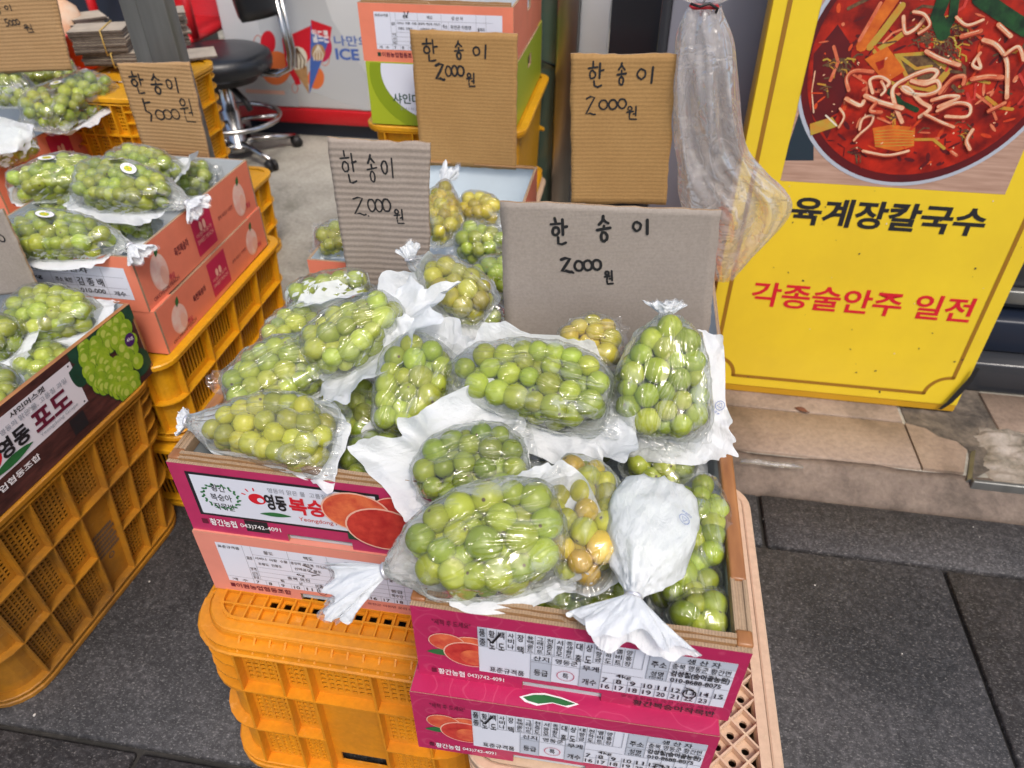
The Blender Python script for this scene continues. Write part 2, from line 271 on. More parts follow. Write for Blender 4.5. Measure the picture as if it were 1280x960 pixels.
M = dict(
    grape=m_grape(),
    stem=simple('grape_stem', (0.20, 0.22, 0.06), 0.7, var=0.4),
    film=m_film('clear_film'),
    filmlip=m_film('film_lip', haze=0.05, gloss=1.8, rough=0.09, wr=0.9),
    filmtail=m_film('crumpled_film', haze=0.14, gloss=1.1, rough=0.16, wr=0.6),
    bagfilm=m_film('milky_film', haze=0.27, gloss=0.7, rough=0.13, wr=0.6, hazec=(0.90, 0.87, 0.86), wscale=16),
    greyfilm=m_film('grey_film', haze=0.5, gloss=1.0, rough=0.22, wr=0.5, wscale=14, hazec=(0.55, 0.52, 0.5)),
    white=m_paper_film('white_bag_back'),
    pink=m_swirl('pink_printed_board', (0.47, 0.020, 0.100), (0.60, 0.10, 0.19)),
    pinkplain=simple('dull_pink_board', (0.47, 0.03, 0.115), 0.42, var=0.15, bump=0.15, bscale=40),
    coral=simple('coral_printed_board', (0.80, 0.235, 0.14), 0.42, var=0.12, vscale=12, bump=0.12, bscale=40),
    coral2=simple('salmon_printed_board', (0.74, 0.27, 0.20), 0.45, var=0.12, vscale=12, bump=0.12, bscale=40),
    brownprint=simple('dark_wood_print', (0.10, 0.035, 0.03), 0.4, c2=(0.035, 0.015, 0.015), vscale=9, stretch=(1, 3, 14)),
    liner=simple('grey_liner', (0.50, 0.54, 0.57), 0.6, var=0.12, vscale=9),
    linerblue=simple('blue_white_liner', (0.62, 0.70, 0.75), 0.55, var=0.1, vscale=8),
    kraft=m_card('kraft_board', (0.36, 0.205, 0.095), (0.27, 0.145, 0.06), 60, 0.15, 'X', 0.05),
    kraftrim=simple('glossy_kraft_rim', (0.40, 0.175, 0.06), 0.33, c2=(0.22, 0.085, 0.03), vscale=16, bump=0.25, bscale=60, stretch=(1.6, 0.3, 1)),
    kraftedge=m_card('cut_board_edge', (0.46, 0.33, 0.215), (0.34, 0.225, 0.135), 110, 0.4, 'X', 0.22),
    cardbrown=m_card('tan_corrugated_board', (0.40, 0.235, 0.085), (0.34, 0.19, 0.065), 46, 0.22, 'Y', 0.045),
    cardbrown2=m_card('pale_corrugated_board', (0.43, 0.27, 0.13), (0.36, 0.215, 0.095), 40, 0.45, 'Y', 0.09),
    cardgrey=m_card('grey_corrugated_board', (0.37, 0.315, 0.27), (0.30, 0.25, 0.21), 34, 0.5, 'Y', 0.11),
    cardflat=m_card('flat_grey_board', (0.36, 0.315, 0.275), (0.30, 0.26, 0.225), 70, 0.05, 'Y', 0.02),
    ink=simple('marker_ink', (0.012, 0.012, 0.014), 0.5),
    black=simple('print_black', (0.015, 0.015, 0.018), 0.45),
    printgrey=simple('print_grey', (0.30, 0.32, 0.36), 0.5),
    cellgrey=simple('print_pale_blue_grey', (0.46, 0.50, 0.58), 0.5),
    printblue=simple('print_blue', (0.06, 0.13, 0.42), 0.5),
    label=simple('label_white', (0.68, 0.71, 0.80), 0.45, var=0.04, vscale=10),
    labelwarm=simple('label_warm_white', (0.70, 0.67, 0.70), 0.45),
    whiteink=simple('print_white', (0.80, 0.78, 0.78), 0.5),
    red=simple('print_red', (0.60, 0.012, 0.025), 0.45),
    crimson=simple('print_crimson', (0.52, 0.02, 0.08), 0.45),
    maroon=simple('print_maroon', (0.12, 0.01, 0.03), 0.45),
    leaf=simple('print_leaf_green', (0.025, 0.16, 0.045), 0.45, var=0.3, vscale=40),
    leafdark=simple('print_dark_green', (0.012, 0.07, 0.04), 0.45, var=0.4, vscale=40),
    gold=simple('print_brown_line', (0.30, 0.145, 0.012), 0.4),
    purple=simple('print_purple', (0.06, 0.015, 0.12), 0.45),
    peach=simple('peach_print', (0.78, 0.19, 0.07), 0.4, c2=(0.55, 0.06, 0.035), vscale=55),
    peachred=simple('peach_red_print', (0.62, 0.06, 0.04), 0.4, c2=(0.42, 0.02, 0.02), vscale=60),
    peachpale=simple('peach_pale_print', (0.84, 0.66, 0.56), 0.4, c2=(0.80, 0.46, 0.38), vscale=40),
    rimlight=simple('peach_edge_print', (0.82, 0.48, 0.36), 0.4),
    grapeprint=simple('grape_print', (0.34, 0.50, 0.03), 0.4, c2=(0.20, 0.36, 0.02), vscale=50),
    grapelight=simple('grape_highlight_print', (0.47, 0.58, 0.10), 0.4),
    orangeplastic=m_plastic('orange_crate_plastic', (0.72, 0.275, 0.012), (0.42, 0.155, 0.02), 0.38, 0.65),
    brownplastic=m_plastic('weathered_orange_plastic', (0.46, 0.195, 0.014), (0.15, 0.075, 0.022), 0.45, 0.9),
    yellowplastic=m_plastic('yellow_crate_plastic', (0.74, 0.36, 0.01), (0.46, 0.21, 0.02), 0.38, 0.65),
    beigeplastic=m_plastic('beige_crate_plastic', (0.66, 0.47, 0.33), (0.50, 0.33, 0.20), 0.45, 0.5),
    redplastic=m_plastic('red_plastic', (0.56, 0.012, 0.018), (0.4, 0.01, 0.02), 0.35, 0.3),
    granite=m_granite('grey_granite', (0.053, 0.051, 0.053), (0.028, 0.028, 0.030)),
    joint=m_patchy('joint_mortar', (0.05, 0.046, 0.042), (0.035, 0.033, 0.03), (0.022, 0.022, 0.02), 20),
    concrete=m_patchy('shop_floor_concrete', (0.44, 0.42, 0.36), (0.36, 0.34, 0.29), (0.22, 0.21, 0.17), 5),
    kerb=m_patchy('kerb_concrete', (0.235, 0.185, 0.148), (0.175, 0.136, 0.11), (0.08, 0.065, 0.052), 9, 0.9),
    tile=m_patchy('threshold_tile', (0.335, 0.255, 0.195), (0.285, 0.213, 0.162), (0.185, 0.14, 0.105), 6, 0.15, 0.5),
    moss=m_patchy('mossy_concrete', (0.40, 0.35, 0.30), (0.30, 0.26, 0.21), (0.045, 0.05, 0.02), 13, 1.0),
    grime=m_patchy('grimy_mortar', (0.20, 0.165, 0.13), (0.12, 0.10, 0.08), (0.035, 0.033, 0.03), 22, 1.0),
    steel=simple('brushed_steel', (0.42, 0.42, 0.40), 0.34, 1.0, var=0.25, vscale=6, stretch=(8, 8, 0.4)),
    steelgrey=simple('dull_steel_post', (0.23, 0.235, 0.225), 0.3, 0.55, var=0.25, vscale=5, stretch=(6, 6, 0.6)),
    chrome=simple('chrome', (0.50, 0.50, 0.50), 0.2, 1.0),
    rubber=simple('black_rubber', (0.012, 0.012, 0.013), 0.5),
    leather=simple('black_leatherette', (0.014, 0.016, 0.02), 0.34, bump=0.25, bscale=120),
    whitepanel=simple('white_enamel', (0.66, 0.68, 0.69), 0.3, var=0.05, vscale=4),
    greypanel=simple('lavender_grey_panel', (0.235, 0.235, 0.275), 0.4, var=0.08, vscale=5),
    darkpanel=simple('dark_tinted_glass', (0.035, 0.038, 0.045), 0.12),
    greenglass=simple('green_tinted_glass', (0.075, 0.115, 0.09), 0.14, var=0.3, vscale=3),
    navy=simple('dark_navy_board', (0.012, 0.018, 0.035), 0.35),
    wall=simple('shop_wall_grey', (0.26, 0.26, 0.26), 0.7, var=0.1, vscale=3),
    yellowsign=simple('yellow_sign_face', (0.80, 0.59, 0.03), 0.26, c2=(0.72, 0.52, 0.03), vscale=4, bump=0.10, bscale=7),
    yellowedge=simple('amber_sign_edge', (0.62, 0.34, 0.015), 0.35),
    soup=simple('soup_print', (0.50, 0.022, 0.008), 0.34, c2=(0.13, 0.005, 0.005), vscale=20),
    soupdark=simple('soup_dark_print', (0.12, 0.008, 0.01), 0.34, c2=(0.07, 0.008, 0.012), vscale=14),
    soupglow=simple('soup_orange_print', (0.66, 0.085, 0.02), 0.34, c2=(0.5, 0.03, 0.012), vscale=40),
    noodle=simple('noodle_print', (0.78, 0.55, 0.36), 0.34, c2=(0.66, 0.27, 0.14), vscale=40),
    noodlered=simple('red_noodle_print', (0.72, 0.24, 0.12), 0.34, c2=(0.55, 0.09, 0.04), vscale=60),
    noodleshade=simple('noodle_edge_print', (0.28, 0.03, 0.015), 0.34),
    carrot=simple('carrot_print', (0.68, 0.17, 0.02), 0.34, c2=(0.5, 0.09, 0.015), vscale=40),
    onion=simple('leek_print', (0.42, 0.33, 0.05), 0.34, c2=(0.55, 0.22, 0.03), vscale=60),
    mince=simple('meat_print', (0.17, 0.10, 0.045), 0.34, c2=(0.07, 0.03, 0.02), vscale=120),
    scallion=simple('scallion_print', (0.016, 0.075, 0.022), 0.34, c2=(0.006, 0.02, 0.012), vscale=45),
    tabletop=simple('table_print', (0.50, 0.33, 0.25), 0.34, c2=(0.36, 0.22, 0.16), vscale=10, stretch=(1, 1, 16)),
    bowlrim=simple('bowl_rim_print', (0.42, 0.46, 0.53), 0.34),
    navyprint=simple('navy_print', (0.02, 0.035, 0.05), 0.34),
    conewafer=simple('wafer_print', (0.50, 0.28, 0.12), 0.4, var=0.3, vscale=60),
    cream=simple('cream_print', (0.72, 0.66, 0.52), 0.4),
    orangeprint=simple('orange_print', (0.72, 0.17, 0.045), 0.4),
    freezergrey=simple('freezer_shade_print', (0.50, 0.52, 0.535), 0.3),
    lime=simple('lime_print', (0.34, 0.42, 0.02), 0.4),
    olive=simple('olive_print', (0.22, 0.30, 0.01), 0.4),
    scrap=simple('scrap_card', (0.50, 0.42, 0.32), 0.8, var=0.25, vscale=20),
    scrapdark=simple('scrap_card_edge', (0.16, 0.13, 0.11), 0.85, var=0.4, vscale=90),
    paper=simple('white_paper', (0.68, 0.66, 0.63), 0.7),
    band=simple('rubber_band', (0.60, 0.40, 0.10), 0.5),
    melon=simple('pale_rind', (0.74, 0.60, 0.46), 0.5, c2=(0.72, 0.32, 0.12), vscale=9),
    dryleaf=simple('dry_leaf', (0.17, 0.06, 0.03), 0.7, var=0.4),
    tie=simple('silver_tie', (0.62, 0.62, 0.65), 0.3, 0.6),
    gum=simple('ground_spot', (0.03, 0.028, 0.026), 0.7),
    fleck=simple('white_fleck', (0.6, 0.58, 0.54), 0.7),
)

# ------------------------------------------------------------------ mesh helpers
class MB:
    def __init__(s): s.v = []; s.f = []; s.m = []; s.sm = []
    def add(s, vs, fs, m=0, smooth=False):
        o = len(s.v); s.v += [tuple(v) for v in vs]
        for k, f in enumerate(fs):
            s.f.append([i + o for i in f]); s.m.append(m[k] if isinstance(m, (list, tuple)) else m); s.sm.append(smooth)
    def box(s, x0, x1, y0, y1, z0, z1, m=0):
        vs = [(x, y, z) for z in (z0, z1) for y in (y0, y1) for x in (x0, x1)]
        s.add(vs, [(0, 4, 6, 2), (1, 3, 7, 5), (0, 1, 5, 4), (2, 6, 7, 3), (0, 2, 3, 1), (4, 5, 7, 6)], m)   # m order: -x +x -y +y -z +z
    def cbox(s, x0, x1, y0, y1, z0, z1, b=0.004, m=0, seg=2):
        bm = bmesh.new()
        bmesh.ops.create_cube(bm, size=1)
        for v in bm.verts: v.co = Vector(((x0 + x1) / 2 + v.co.x * (x1 - x0), (y0 + y1) / 2 + v.co.y * (y1 - y0), (z0 + z1) / 2 + v.co.z * (z1 - z0)))
        bmesh.ops.bevel(bm, geom=list(bm.edges), offset=b, segments=seg, affect='EDGES', profile=0.5)
        bm.verts.index_update()
        s.add([v.co for v in bm.verts], [[v.index for v in f.verts] for f in bm.faces], m, True); bm.free()
    def hexa(s, b, t, m=0):
        s.add(list(b) + list(t), [(0, 3, 2, 1), (4, 5, 6, 7), (0, 1, 5, 4), (1, 2, 6, 5), (2, 3, 7, 6), (3, 0, 4, 7)], m)
    def tube(s, pts, r, n=8, m=0, closed=False, caps=True):
        pts = [Vector(p) for p in pts]; k = len(pts); rs = r if isinstance(r, (list, tuple)) else [r] * k
        ref = Vector((0, 0, 1)); vs = []; prev = None
        for i in range(k):
            a = pts[(i - 1) % k] if (closed or i > 0) else pts[0]; b = pts[(i + 1) % k] if (closed or i < k - 1) else pts[-1]
            t = (b - a).normalized()
            if prev is None:
                u = t.cross(ref if abs(t.z) < 0.9 else Vector((1, 0, 0))).normalized()
            else: u = (prev - t * prev.dot(t)).normalized()
            w = t.cross(u); prev = u
            for j in range(n):
                a_ = 2 * math.pi * j / n; vs.append(pts[i] + (u * math.cos(a_) + w * math.sin(a_)) * rs[i])
        fs = []
        for i in range(k if closed else k - 1):
            for j in range(n):
                fs.append((i * n + j, i * n + (j + 1) % n, ((i + 1) % k) * n + (j + 1) % n, ((i + 1) % k) * n + j))
        if caps and not closed: fs += [tuple(range(n - 1, -1, -1)), tuple((k - 1) * n + j for j in range(n))]
        s.add(vs, fs, m, True)
    def lathe(s, prof, n=32, m=0, c=(0, 0, 0), sx=1, sy=1):
        vs = []; k = len(prof)
        for r, z in prof:
            for j in range(n):
                a = 2 * math.pi * j / n; vs.append((c[0] + sx * r * math.cos(a), c[1] + sy * r * math.sin(a), c[2] + z))
        fs = [(i * n + j, i * n + (j + 1) % n, (i + 1) * n + (j + 1) % n, (i + 1) * n + j) for i in range(k - 1) for j in range(n)]
        s.add(vs, fs, m, True)
    def ring(s, loops, m=0, smooth=False):
        """closed loops of equal length joined one to the next"""
        n = len(loops[0]); vs = [p for l in loops for p in l]
        fs = [(i * n + j, i * n + (j + 1) % n, (i + 1) * n + (j + 1) % n, (i + 1) * n + j) for i in range(len(loops) - 1) for j in range(n)]
        s.add(vs, fs, m, smooth)
    def wall(s, us, vs_, solid, place, t, m=(0, 1, 2)):
        """a plate in (u,v) cells with thickness t; cells that are not solid are real holes with edges"""
        nu, nv = len(us) - 1, len(vs_) - 1; idx = {}
        P = []
        def pt(i, j, w):
            k = (i, j, w)
            if k not in idx: idx[k] = len(P); P.append(place(us[i], vs_[j], t if w else 0.0))
            return idx[k]
        ok = [[bool(solid(i, j)) for j in range(nv)] for i in range(nu)]
        F = []; MI = []
        g = lambda i, j: 0 <= i < nu and 0 <= j < nv and ok[i][j]
        for i in range(nu):
            for j in range(nv):
                if not ok[i][j]: continue
                F.append((pt(i, j, 1), pt(i + 1, j, 1), pt(i + 1, j + 1, 1), pt(i, j + 1, 1))); MI.append(m[0])
                F.append((pt(i, j, 0), pt(i, j + 1, 0), pt(i + 1, j + 1, 0), pt(i + 1, j, 0))); MI.append(m[1])
                if not g(i - 1, j): F.append((pt(i, j, 0), pt(i, j, 1), pt(i, j + 1, 1), pt(i, j + 1, 0))); MI.append(m[2])
                if not g(i + 1, j): F.append((pt(i + 1, j, 0), pt(i + 1, j + 1, 0), pt(i + 1, j + 1, 1), pt(i + 1, j, 1))); MI.append(m[2])
                if not g(i, j - 1): F.append((pt(i, j, 0), pt(i + 1, j, 0), pt(i + 1, j, 1), pt(i, j, 1))); MI.append(m[2])
                if not g(i, j + 1): F.append((pt(i, j + 1, 0), pt(i, j + 1, 1), pt(i + 1, j + 1, 1), pt(i + 1, j + 1, 0))); MI.append(m[2])
        s.add(P, F, MI)
    def build(s, name, mats, parent=None, loc=None):
        me = bpy.data.meshes.new(name); me.from_pydata(s.v, [], s.f)
        mats = mats if isinstance(mats, (list, tuple)) else [mats]
        for q in mats: me.materials.append(q)
        me.polygons.foreach_set('material_index', s.m); me.polygons.foreach_set('use_smooth', s.sm); me.update()
        o = bpy.data.objects.new(name, me); COL.objects.link(o)
        if parent: o.parent = parent
        if loc: o.location = loc
        return o

def tag(o, label=None, cat=None, group=None, kind=None):
    if label: o['label'] = label
    if cat: o['category'] = cat
    if group: o['group'] = group
    if kind: o['kind'] = kind
    return o
def thing(name, label, cat, loc=(0, 0, 0), rz=0.0, group=None):
    o = bpy.data.objects.new(name, None); COL.objects.link(o); o.empty_display_size = 0.03
    o.location = loc; o.rotation_euler = (0, 0, rz)
    return tag(o, label, cat, group)

# ------------------------------------------------------------------ printed art on flat faces
_tc = {}
def text_mesh(body, bold=0.0):
    k = (body, bold)
    if k not in _tc:
        cu = bpy.data.curves.new('lettering', 'FONT'); cu.body = body; cu.resolution_u = 3; cu.offset = bold
        o = bpy.data.objects.new('lettering', cu); me = bpy.data.meshes.new_from_object(o)
        vs = [(v.co.x, v.co.y) for v in me.vertices]; fs = [tuple(p.vertices) for p in me.polygons]
        bpy.data.objects.remove(o); bpy.data.curves.remove(cu); bpy.data.meshes.remove(me)
        xs = [v[0] for v in vs]; ys = [v[1] for v in vs]
        _tc[k] = (vs, fs, min(xs), max(xs), min(ys), max(ys))
    return _tc[k]
def clip_poly(poly, c):
    def cut(p, f, mk):
        out = []
        for i in range(len(p)):
            a, b = p[i - 1], p[i]; fa, fb = f(a), f(b)
            if (fa >= 0) != (fb >= 0):
                t = fa / (fa - fb); out.append((a[0] + (b[0] - a[0]) * t, a[1] + (b[1] - a[1]) * t))
            if fb >= 0: out.append(b)
        return out
    for f in (lambda q: q[0] - c[0], lambda q: c[2] - q[0], lambda q: q[1] - c[1], lambda q: c[3] - q[1]):
        poly = cut(poly, f, None)
        if not poly: return []
    return poly
class Art:
    """flat print on a face: O lower left corner, U right, V up, N outwards; coordinates in metres (or scaled by w,h)"""
    def __init__(s, O, U, V, w=1.0, h=1.0, lift=0.0004):
        s.O = Vector(O); s.U = Vector(U).normalized(); s.V = Vector(V).normalized(); s.N = s.U.cross(s.V).normalized()
        s.w = w; s.h = h; s.lift = lift; s.mb = MB(); s.mats = []; s.clip = None
    def mi(s, m):
        if m not in s.mats: s.mats.append(m)
        return s.mats.index(m)
    def P(s, u, v, l): return s.O + s.U * (u * s.w) + s.V * (v * s.h) + s.N * (s.lift * (l + 1))
    def poly(s, pts, m, l=0):
        if s.clip: pts = clip_poly(list(pts), s.clip)
        if len(pts) < 3: return
        s.mb.add([s.P(u, v, l) for u, v in pts], [tuple(range(len(pts)))], s.mi(m))
    def rect(s, u0, v0, u1, v1, m, l=0): s.poly([(u0, v0), (u1, v0), (u1, v1), (u0, v1)], m, l)
    def ell(s, cu, cv, ru, rv, m, l=0, n=28, rot=0.0, a0=0, a1=2 * math.pi):
        c, si = math.cos(rot), math.sin(rot); pts = []
        for k in range(n):
            a = a0 + (a1 - a0) * k / n; x, y = ru * s.w * math.cos(a), rv * s.h * math.sin(a)
            pts.append((cu + (x * c - y * si) / s.w, cv + (x * si + y * c) / s.h))
        s.poly(pts, m, l)
    def stroke(s, pts, wid, m, l=0, closed=False):
        """a pen line of the given width in metres"""
        q = [Vector((p[0] * s.w, p[1] * s.h)) for p in pts]; n = len(q)
        seg = range(n if closed else n - 1)
        L_, R_ = [], []
        for i in range(n):
            a = q[i - 1] if (i > 0 or closed) else q[i]; b = q[(i + 1) % n] if (i < n - 1 or closed) else q[i]
            d = (b - a); d = d.normalized() if d.length > 1e-9 else Vector((1, 0)); nn = Vector((-d.y, d.x)) * wid / 2
            L_.append(q[i] + nn); R_.append(q[i] - nn)
        for i in seg:
            j = (i + 1) % n
            s.poly([(p.x / s.w, p.y / s.h) for p in (R_[i], R_[j], L_[j], L_[i])], m, l)
        if not closed:
            for e in (q[0], q[-1]): s.ell(e.x / s.w, e.y / s.h, wid / 2 / s.w, wid / 2 / s.h, m, l + 0.12, 8)
    def text(s, body, u0, v0, u1, v1, m, l=1, bold=0.0, italic=0.0):
        """lettering fitted into a rectangle"""
        vs, fs, a, b, c, d = text_mesh(body, bold)
        su, sv = (u1 - u0) / max(b - a, 1e-6), (v1 - v0) / max(d - c, 1e-6)
        s.mb.add([s.P(u0 + (x - a) * su + italic * (y - c) * sv, v0 + (y - c) * sv, l) for x, y in vs], fs, s.mi(m))
    def build(s, name, parent=None): return s.mb.build(name, s.mats, parent)

def peach_art(A, u, v, r, l=0, kind='peach'):
    """r in metres; a peach with a paler edge and a seam"""
    A.ell(u, v, r / A.w, r * 0.78 / A.h, M['rimlight'], l, 30)
    A.ell(u, v, r * 0.95 / A.w, r * 0.73 / A.h, M[kind], l + 0.5, 30)
def leaf_art(A, u, v, L_, W_, rot, m, l=0):
    pts = []
    for k in range(17):
        t = k / 16; pts.append((t * L_, W_ * math.sin(math.pi * t) ** 0.8))
    for k in range(15, 0, -1):
        t = k / 16; pts.append((t * L_, -W_ * 0.7 * math.sin(math.pi * t)))
    c, s = math.cos(rot), math.sin(rot)
    A.poly([(u + (x * c - y * s) / A.w, v + (x * s + y * c) / A.h) for x, y in pts], m, l)

# handwriting: strokes in a unit cell
def arc(cx, cy, rx, ry, a0=90, a1=450, n=14): return [(cx + rx * math.cos(R(a0 + (a1 - a0) * k / n)), cy + ry * math.sin(R(a0 + (a1 - a0) * k / n))) for k in range(n + 1)]
HAND = {
    'han': [[(.33, .98), (.35, .82)], [(.08, .74), (.58, .78)], arc(.32, .50, .17, .15), [(.72, .92), (.72, .38)], [(.72, .64), (.95, .68)], [(.42, .26), (.44, .04), (.60, .02), (.82, .08)]],
    'song': [[(.50, .98), (.44, .84), (.22, .68)], [(.48, .88), (.62, .78), (.78, .70)], [(.50, .64), (.50, .50)], [(.10, .46), (.92, .52)], arc(.50, .20, .20, .18)],
    'i': [arc(.25, .55, .20, .22), [(.80, .86), (.78, .18)]],
    '2': [[(.10, .86), (.48, .98), (.88, .92), (.55, .55), (.06, .06), (.45, .10), (.80, .02), (.98, .04)]],
    '0': [arc(.5, .46, .46, .40, 110, 480)],
    '5': [[(.30, .96), (.22, .52), (.55, .60), (.78, .36), (.55, .08), (.12, .10)], [(.28, .92), (.86, .98)]],
    'won': [arc(.32, .82, .18, .14), [(.05, .56), (.62, .62)], [(.34, .58), (.30, .36)], [(.84, .98), (.84, .30)], [(.62, .42), (.84, .46)], [(.30, .24), (.32, .04), (.92, .06)]],
    'dot': [[(.40, .02), (.5, .0)]],
    '5v': [[(.30, .98), (.28, .45), (.62, .42), (.72, .30), (.52, .02)], [(.28, .80), (.92, .88)]],
}
def hand(A, g, u, v, w, h, pen, l=1, slant=0.0):
    """u,v lower left, w,h in metres on the card"""
    rnd = random.Random(sum(map(ord, g)) + int(u * 9973) + int(v * 7919))
    for st in HAND[g]:
        pts = [((u + (x + slant * y + rnd.uniform(-.02, .02)) * w), (v + (y + rnd.uniform(-.02, .02)) * h)) for x, y in st]
        A.stroke(pts, pen * rnd.uniform(.85, 1.15), M['ink'], l + rnd.uniform(0, .4))

# ------------------------------------------------------------------ the setting
def structure(o): o['kind'] = 'structure'; return o
# ground sheet (joint bed) with granite slabs on it
mb = MB(); mb.add([(-30, -30, -0.012), (30, -30, -0.012), (30, 30, -0.012), (-30, 30, -0.012)], [(0, 1, 2, 3)])
structure(mb.build('ground', M['joint']))
mb = MB()
rng = random.Random(3)
def slab(x0, x1, y0, y1):
    g = 0.0045
    e = [rng.uniform(-.0015, .0015) for _ in range(4)]
    mb.cbox(x0 + g + e[0], x1 - g + e[1], y0 + g + e[2], y1 - g + e[3], -0.05, rng.uniform(-.002, 0.001), 0.003, 0, 1)
rows = [(1.0, 1.147, .355, .92), (.43, 1.0, .69, .90), (-.14, .43, .24, .90), (-.71, -.14, .6, .9), (-1.28, -.71, .3, .9)]
for (y0, y1, xo, st) in rows:
    for k in range(-5, 5): slab(xo + k * st, xo + (k + 1) * st, y0, y1)
structure(mb.build('pavement', M['granite']))
# kerb: rough sloping mortar from the pavement up to the shop level
mb = MB(); prof = [(1.149, -.03), (1.149, .002), (1.165, .012), (1.19, .03), (1.207, .044), (1.222, .047), (1.222, -.03)]
xs = np.linspace(-4, 3, 141)
for i, x in enumerate(xs):
    for j, (y, z) in enumerate(prof):
        d = 0 if j in (0, 6) else 0.004 * noise.noise(Vector((x * 9, y * 30, 1.3))) + .003 * noise.noise(Vector((x * 40, y * 60, 4)))
        mb.v.append((x, y + d, z + d))
n = len(prof)
for i in range(len(xs) - 1):
    for j in range(n - 1): mb.f.append([i * n + j, (i + 1) * n + j, (i + 1) * n + j + 1, i * n + j + 1]); mb.m.append(0); mb.sm.append(True)
structure(mb.build('kerb', M['kerb']))
# shop floor: pale concrete to the left, tiles at the threshold to the right
mb = MB(); mb.add([(-6, 1.2215, .046), (6, 1.2215, .046), (6, 9, .046), (-6, 9, .046)], [(0, 1, 2, 3)])
structure(mb.build('floor', M['concrete']))
mb = MB()
mb.cbox(.17, .69, 1.224, 1.372, .0, .0535, .002, 0, 1); mb.cbox(.17, .69, 1.376, 1.60, .0, .0535, .002, 0, 1)
# the end tile has a broken outer corner
b_ = [(.6935, 1.224), (.775, 1.224), (.805, 1.30), (.79, 1.325), (.755, 1.335), (.735, 1.36), (.6935, 1.372)]
mb.add([(x, y, .0) for x, y in b_] + [(x, y, .0535) for x, y in b_], [tuple(range(7, 14))] + [(i, (i + 1) % 7, 7 + (i + 1) % 7, 7 + i) for i in range(7)])
mb.cbox(.90, 1.8, 1.385, 1.52, .0, .0535, .002, 0, 1)
structure(mb.build('threshold', M['tile']))
# the broken patch beside it: rough mortar with moss, held by a worn metal strip
mb = MB(); nx, ny = 60, 36
for j in range(ny + 1):
    for i in range(nx + 1):
        x = .79 + i * (1.5 - .79) / nx; y = 1.205 + j * .19 / ny
        h = .056 + .016 * noise.fractal(Vector((x * 14, y * 22, 2)), 0.9, 2, 5)
        if i < 6: h -= .03 * (1 - i / 6)
        if j > ny - 5: h -= .015 * (1 - (ny - j) / 5)
        mb.v.append((x, y, max(h, .002)))
for j in range(ny):
    for i in range(nx):
        a = j * (nx + 1) + i; mb.f.append([a, a + 1, a + nx + 2, a + nx + 1]); mb.m.append(0); mb.sm.append(True)
patch = structure(mb.build('mossy_ground', M['moss']))
mb = MB(); pts = [(.70, 1.335), (.76, 1.34), (.80, 1.325), (.81, 1.30), (.79, 1.21), (.84, 1.25), (.91, 1.384), (.905, 1.53), (.70, 1.53)]; mb.add([(x, y, .0485) for x, y in pts], [tuple(range(len(pts)))]); structure(mb.build('dirt', M['grime']))
mb = MB(); mb.cbox(.785, 1.8, 1.196, 1.206, .0, .056, .002); mb.hexa([(.777, 1.206, 0), (.785, 1.206, 0), (.822, 1.30, 0), (.814, 1.30, 0)], [(.777, 1.206, .05), (.785, 1.206, .055), (.822, 1.30, .056), (.814, 1.30, .05)])
tag(mb.build('edging_strip', M['steelgrey']), 'worn metal edging strip holding the mossy broken kerb beside the yellow sign', 'edging')

# the shop front behind the stall, and the dark base to the right of the yellow sign
t = thing('shop_front', 'shop front of green tinted glass and steel posts behind the grape cartons', 'shop front', (0, 2.0, .046))
mb = MB(); mb.cbox(-.325, -.293, -.02, .03, 0, 2.4, .003); mb.build('door_frame', M['steelgrey'], t)
mb = MB(); mb.box(-.292, -.206, 0.004, .012, 0.02, 2.4); mb.box(-.292, -.206, .0, .016, 0, .018); mb.build('glass_panel', M['greenglass'], t)
mb = MB(); mb.cbox(-.205, -.15, -.035, .04, .10, 2.4, .004); mb.build('steel_post', M['steel'], t)
mb = MB(); mb.cbox(-.205, -.15, -.03, .04, 0, .098, .004); mb.build('post_base', M['darkpanel'], t)
mb = MB(); mb.cbox(-.149, -.075, -.012, .02, .0, 2.4, .003); mb.build('white_panel', M['whitepanel'], t)
mb = MB(); mb.box(-.073, .20, .0, .02, 0, 2.4); mb.build('dark_panel', M['darkpanel'], t)
mb = MB(); mb.tube([(-.29, -.004, .64), (-.25, -.004, .60), (-.208, -.004, .585)], .0025, 6); mb.tube([(-.285, -.004, .6), (-.262, -.004, .4), (-.23, -.004, .06)], .0022, 6); mb.build('cable', M['rubber'], t)
t = thing('display_board', 'plain lavender grey board standing behind the hanging plastic bag', 'board', (.16, 1.62, .0535))
mb = MB(); mb.cbox(-.10, .55, 0, .03, 0, 1.35, .004); mb.build('board_panel', M['greypanel'], t)
mb = MB(); mb.cbox(-.12, -.101, -.006, .036, 0, 1.35, .003); mb.build('board_frame', M['darkpanel'], t)
t = thing('entrance_step', 'dark glossy entrance step to the right behind the yellow sign', 'step', (1.3, 1.53, .046))
mb = MB(); mb.cbox(-.52, .8, 0, .25, 0, .085, .006); mb.build('lower_tread', M['darkpanel'], t)
mb = MB(); mb.cbox(-.50, .8, .05, .25, .087, .175, .006); mb.build('upper_tread', M['navy'], t)
mb = MB(); mb.cbox(-.48, .8, .11, .14, .177, 1.8, .004); mb.build('glazing', M['darkpanel'], t)
mb = MB(); mb.cbox(-.48, .8, .085, .108, .20, .235, .003); mb.build('rail', M['steelgrey'], t)
mb = MB(); mb.box(-7, 7, 5.2, 5.3, 0, 3.2); tag(mb.build('back_wall', M['wall']), 'grey rear wall of the shop behind the freezer', 'wall')

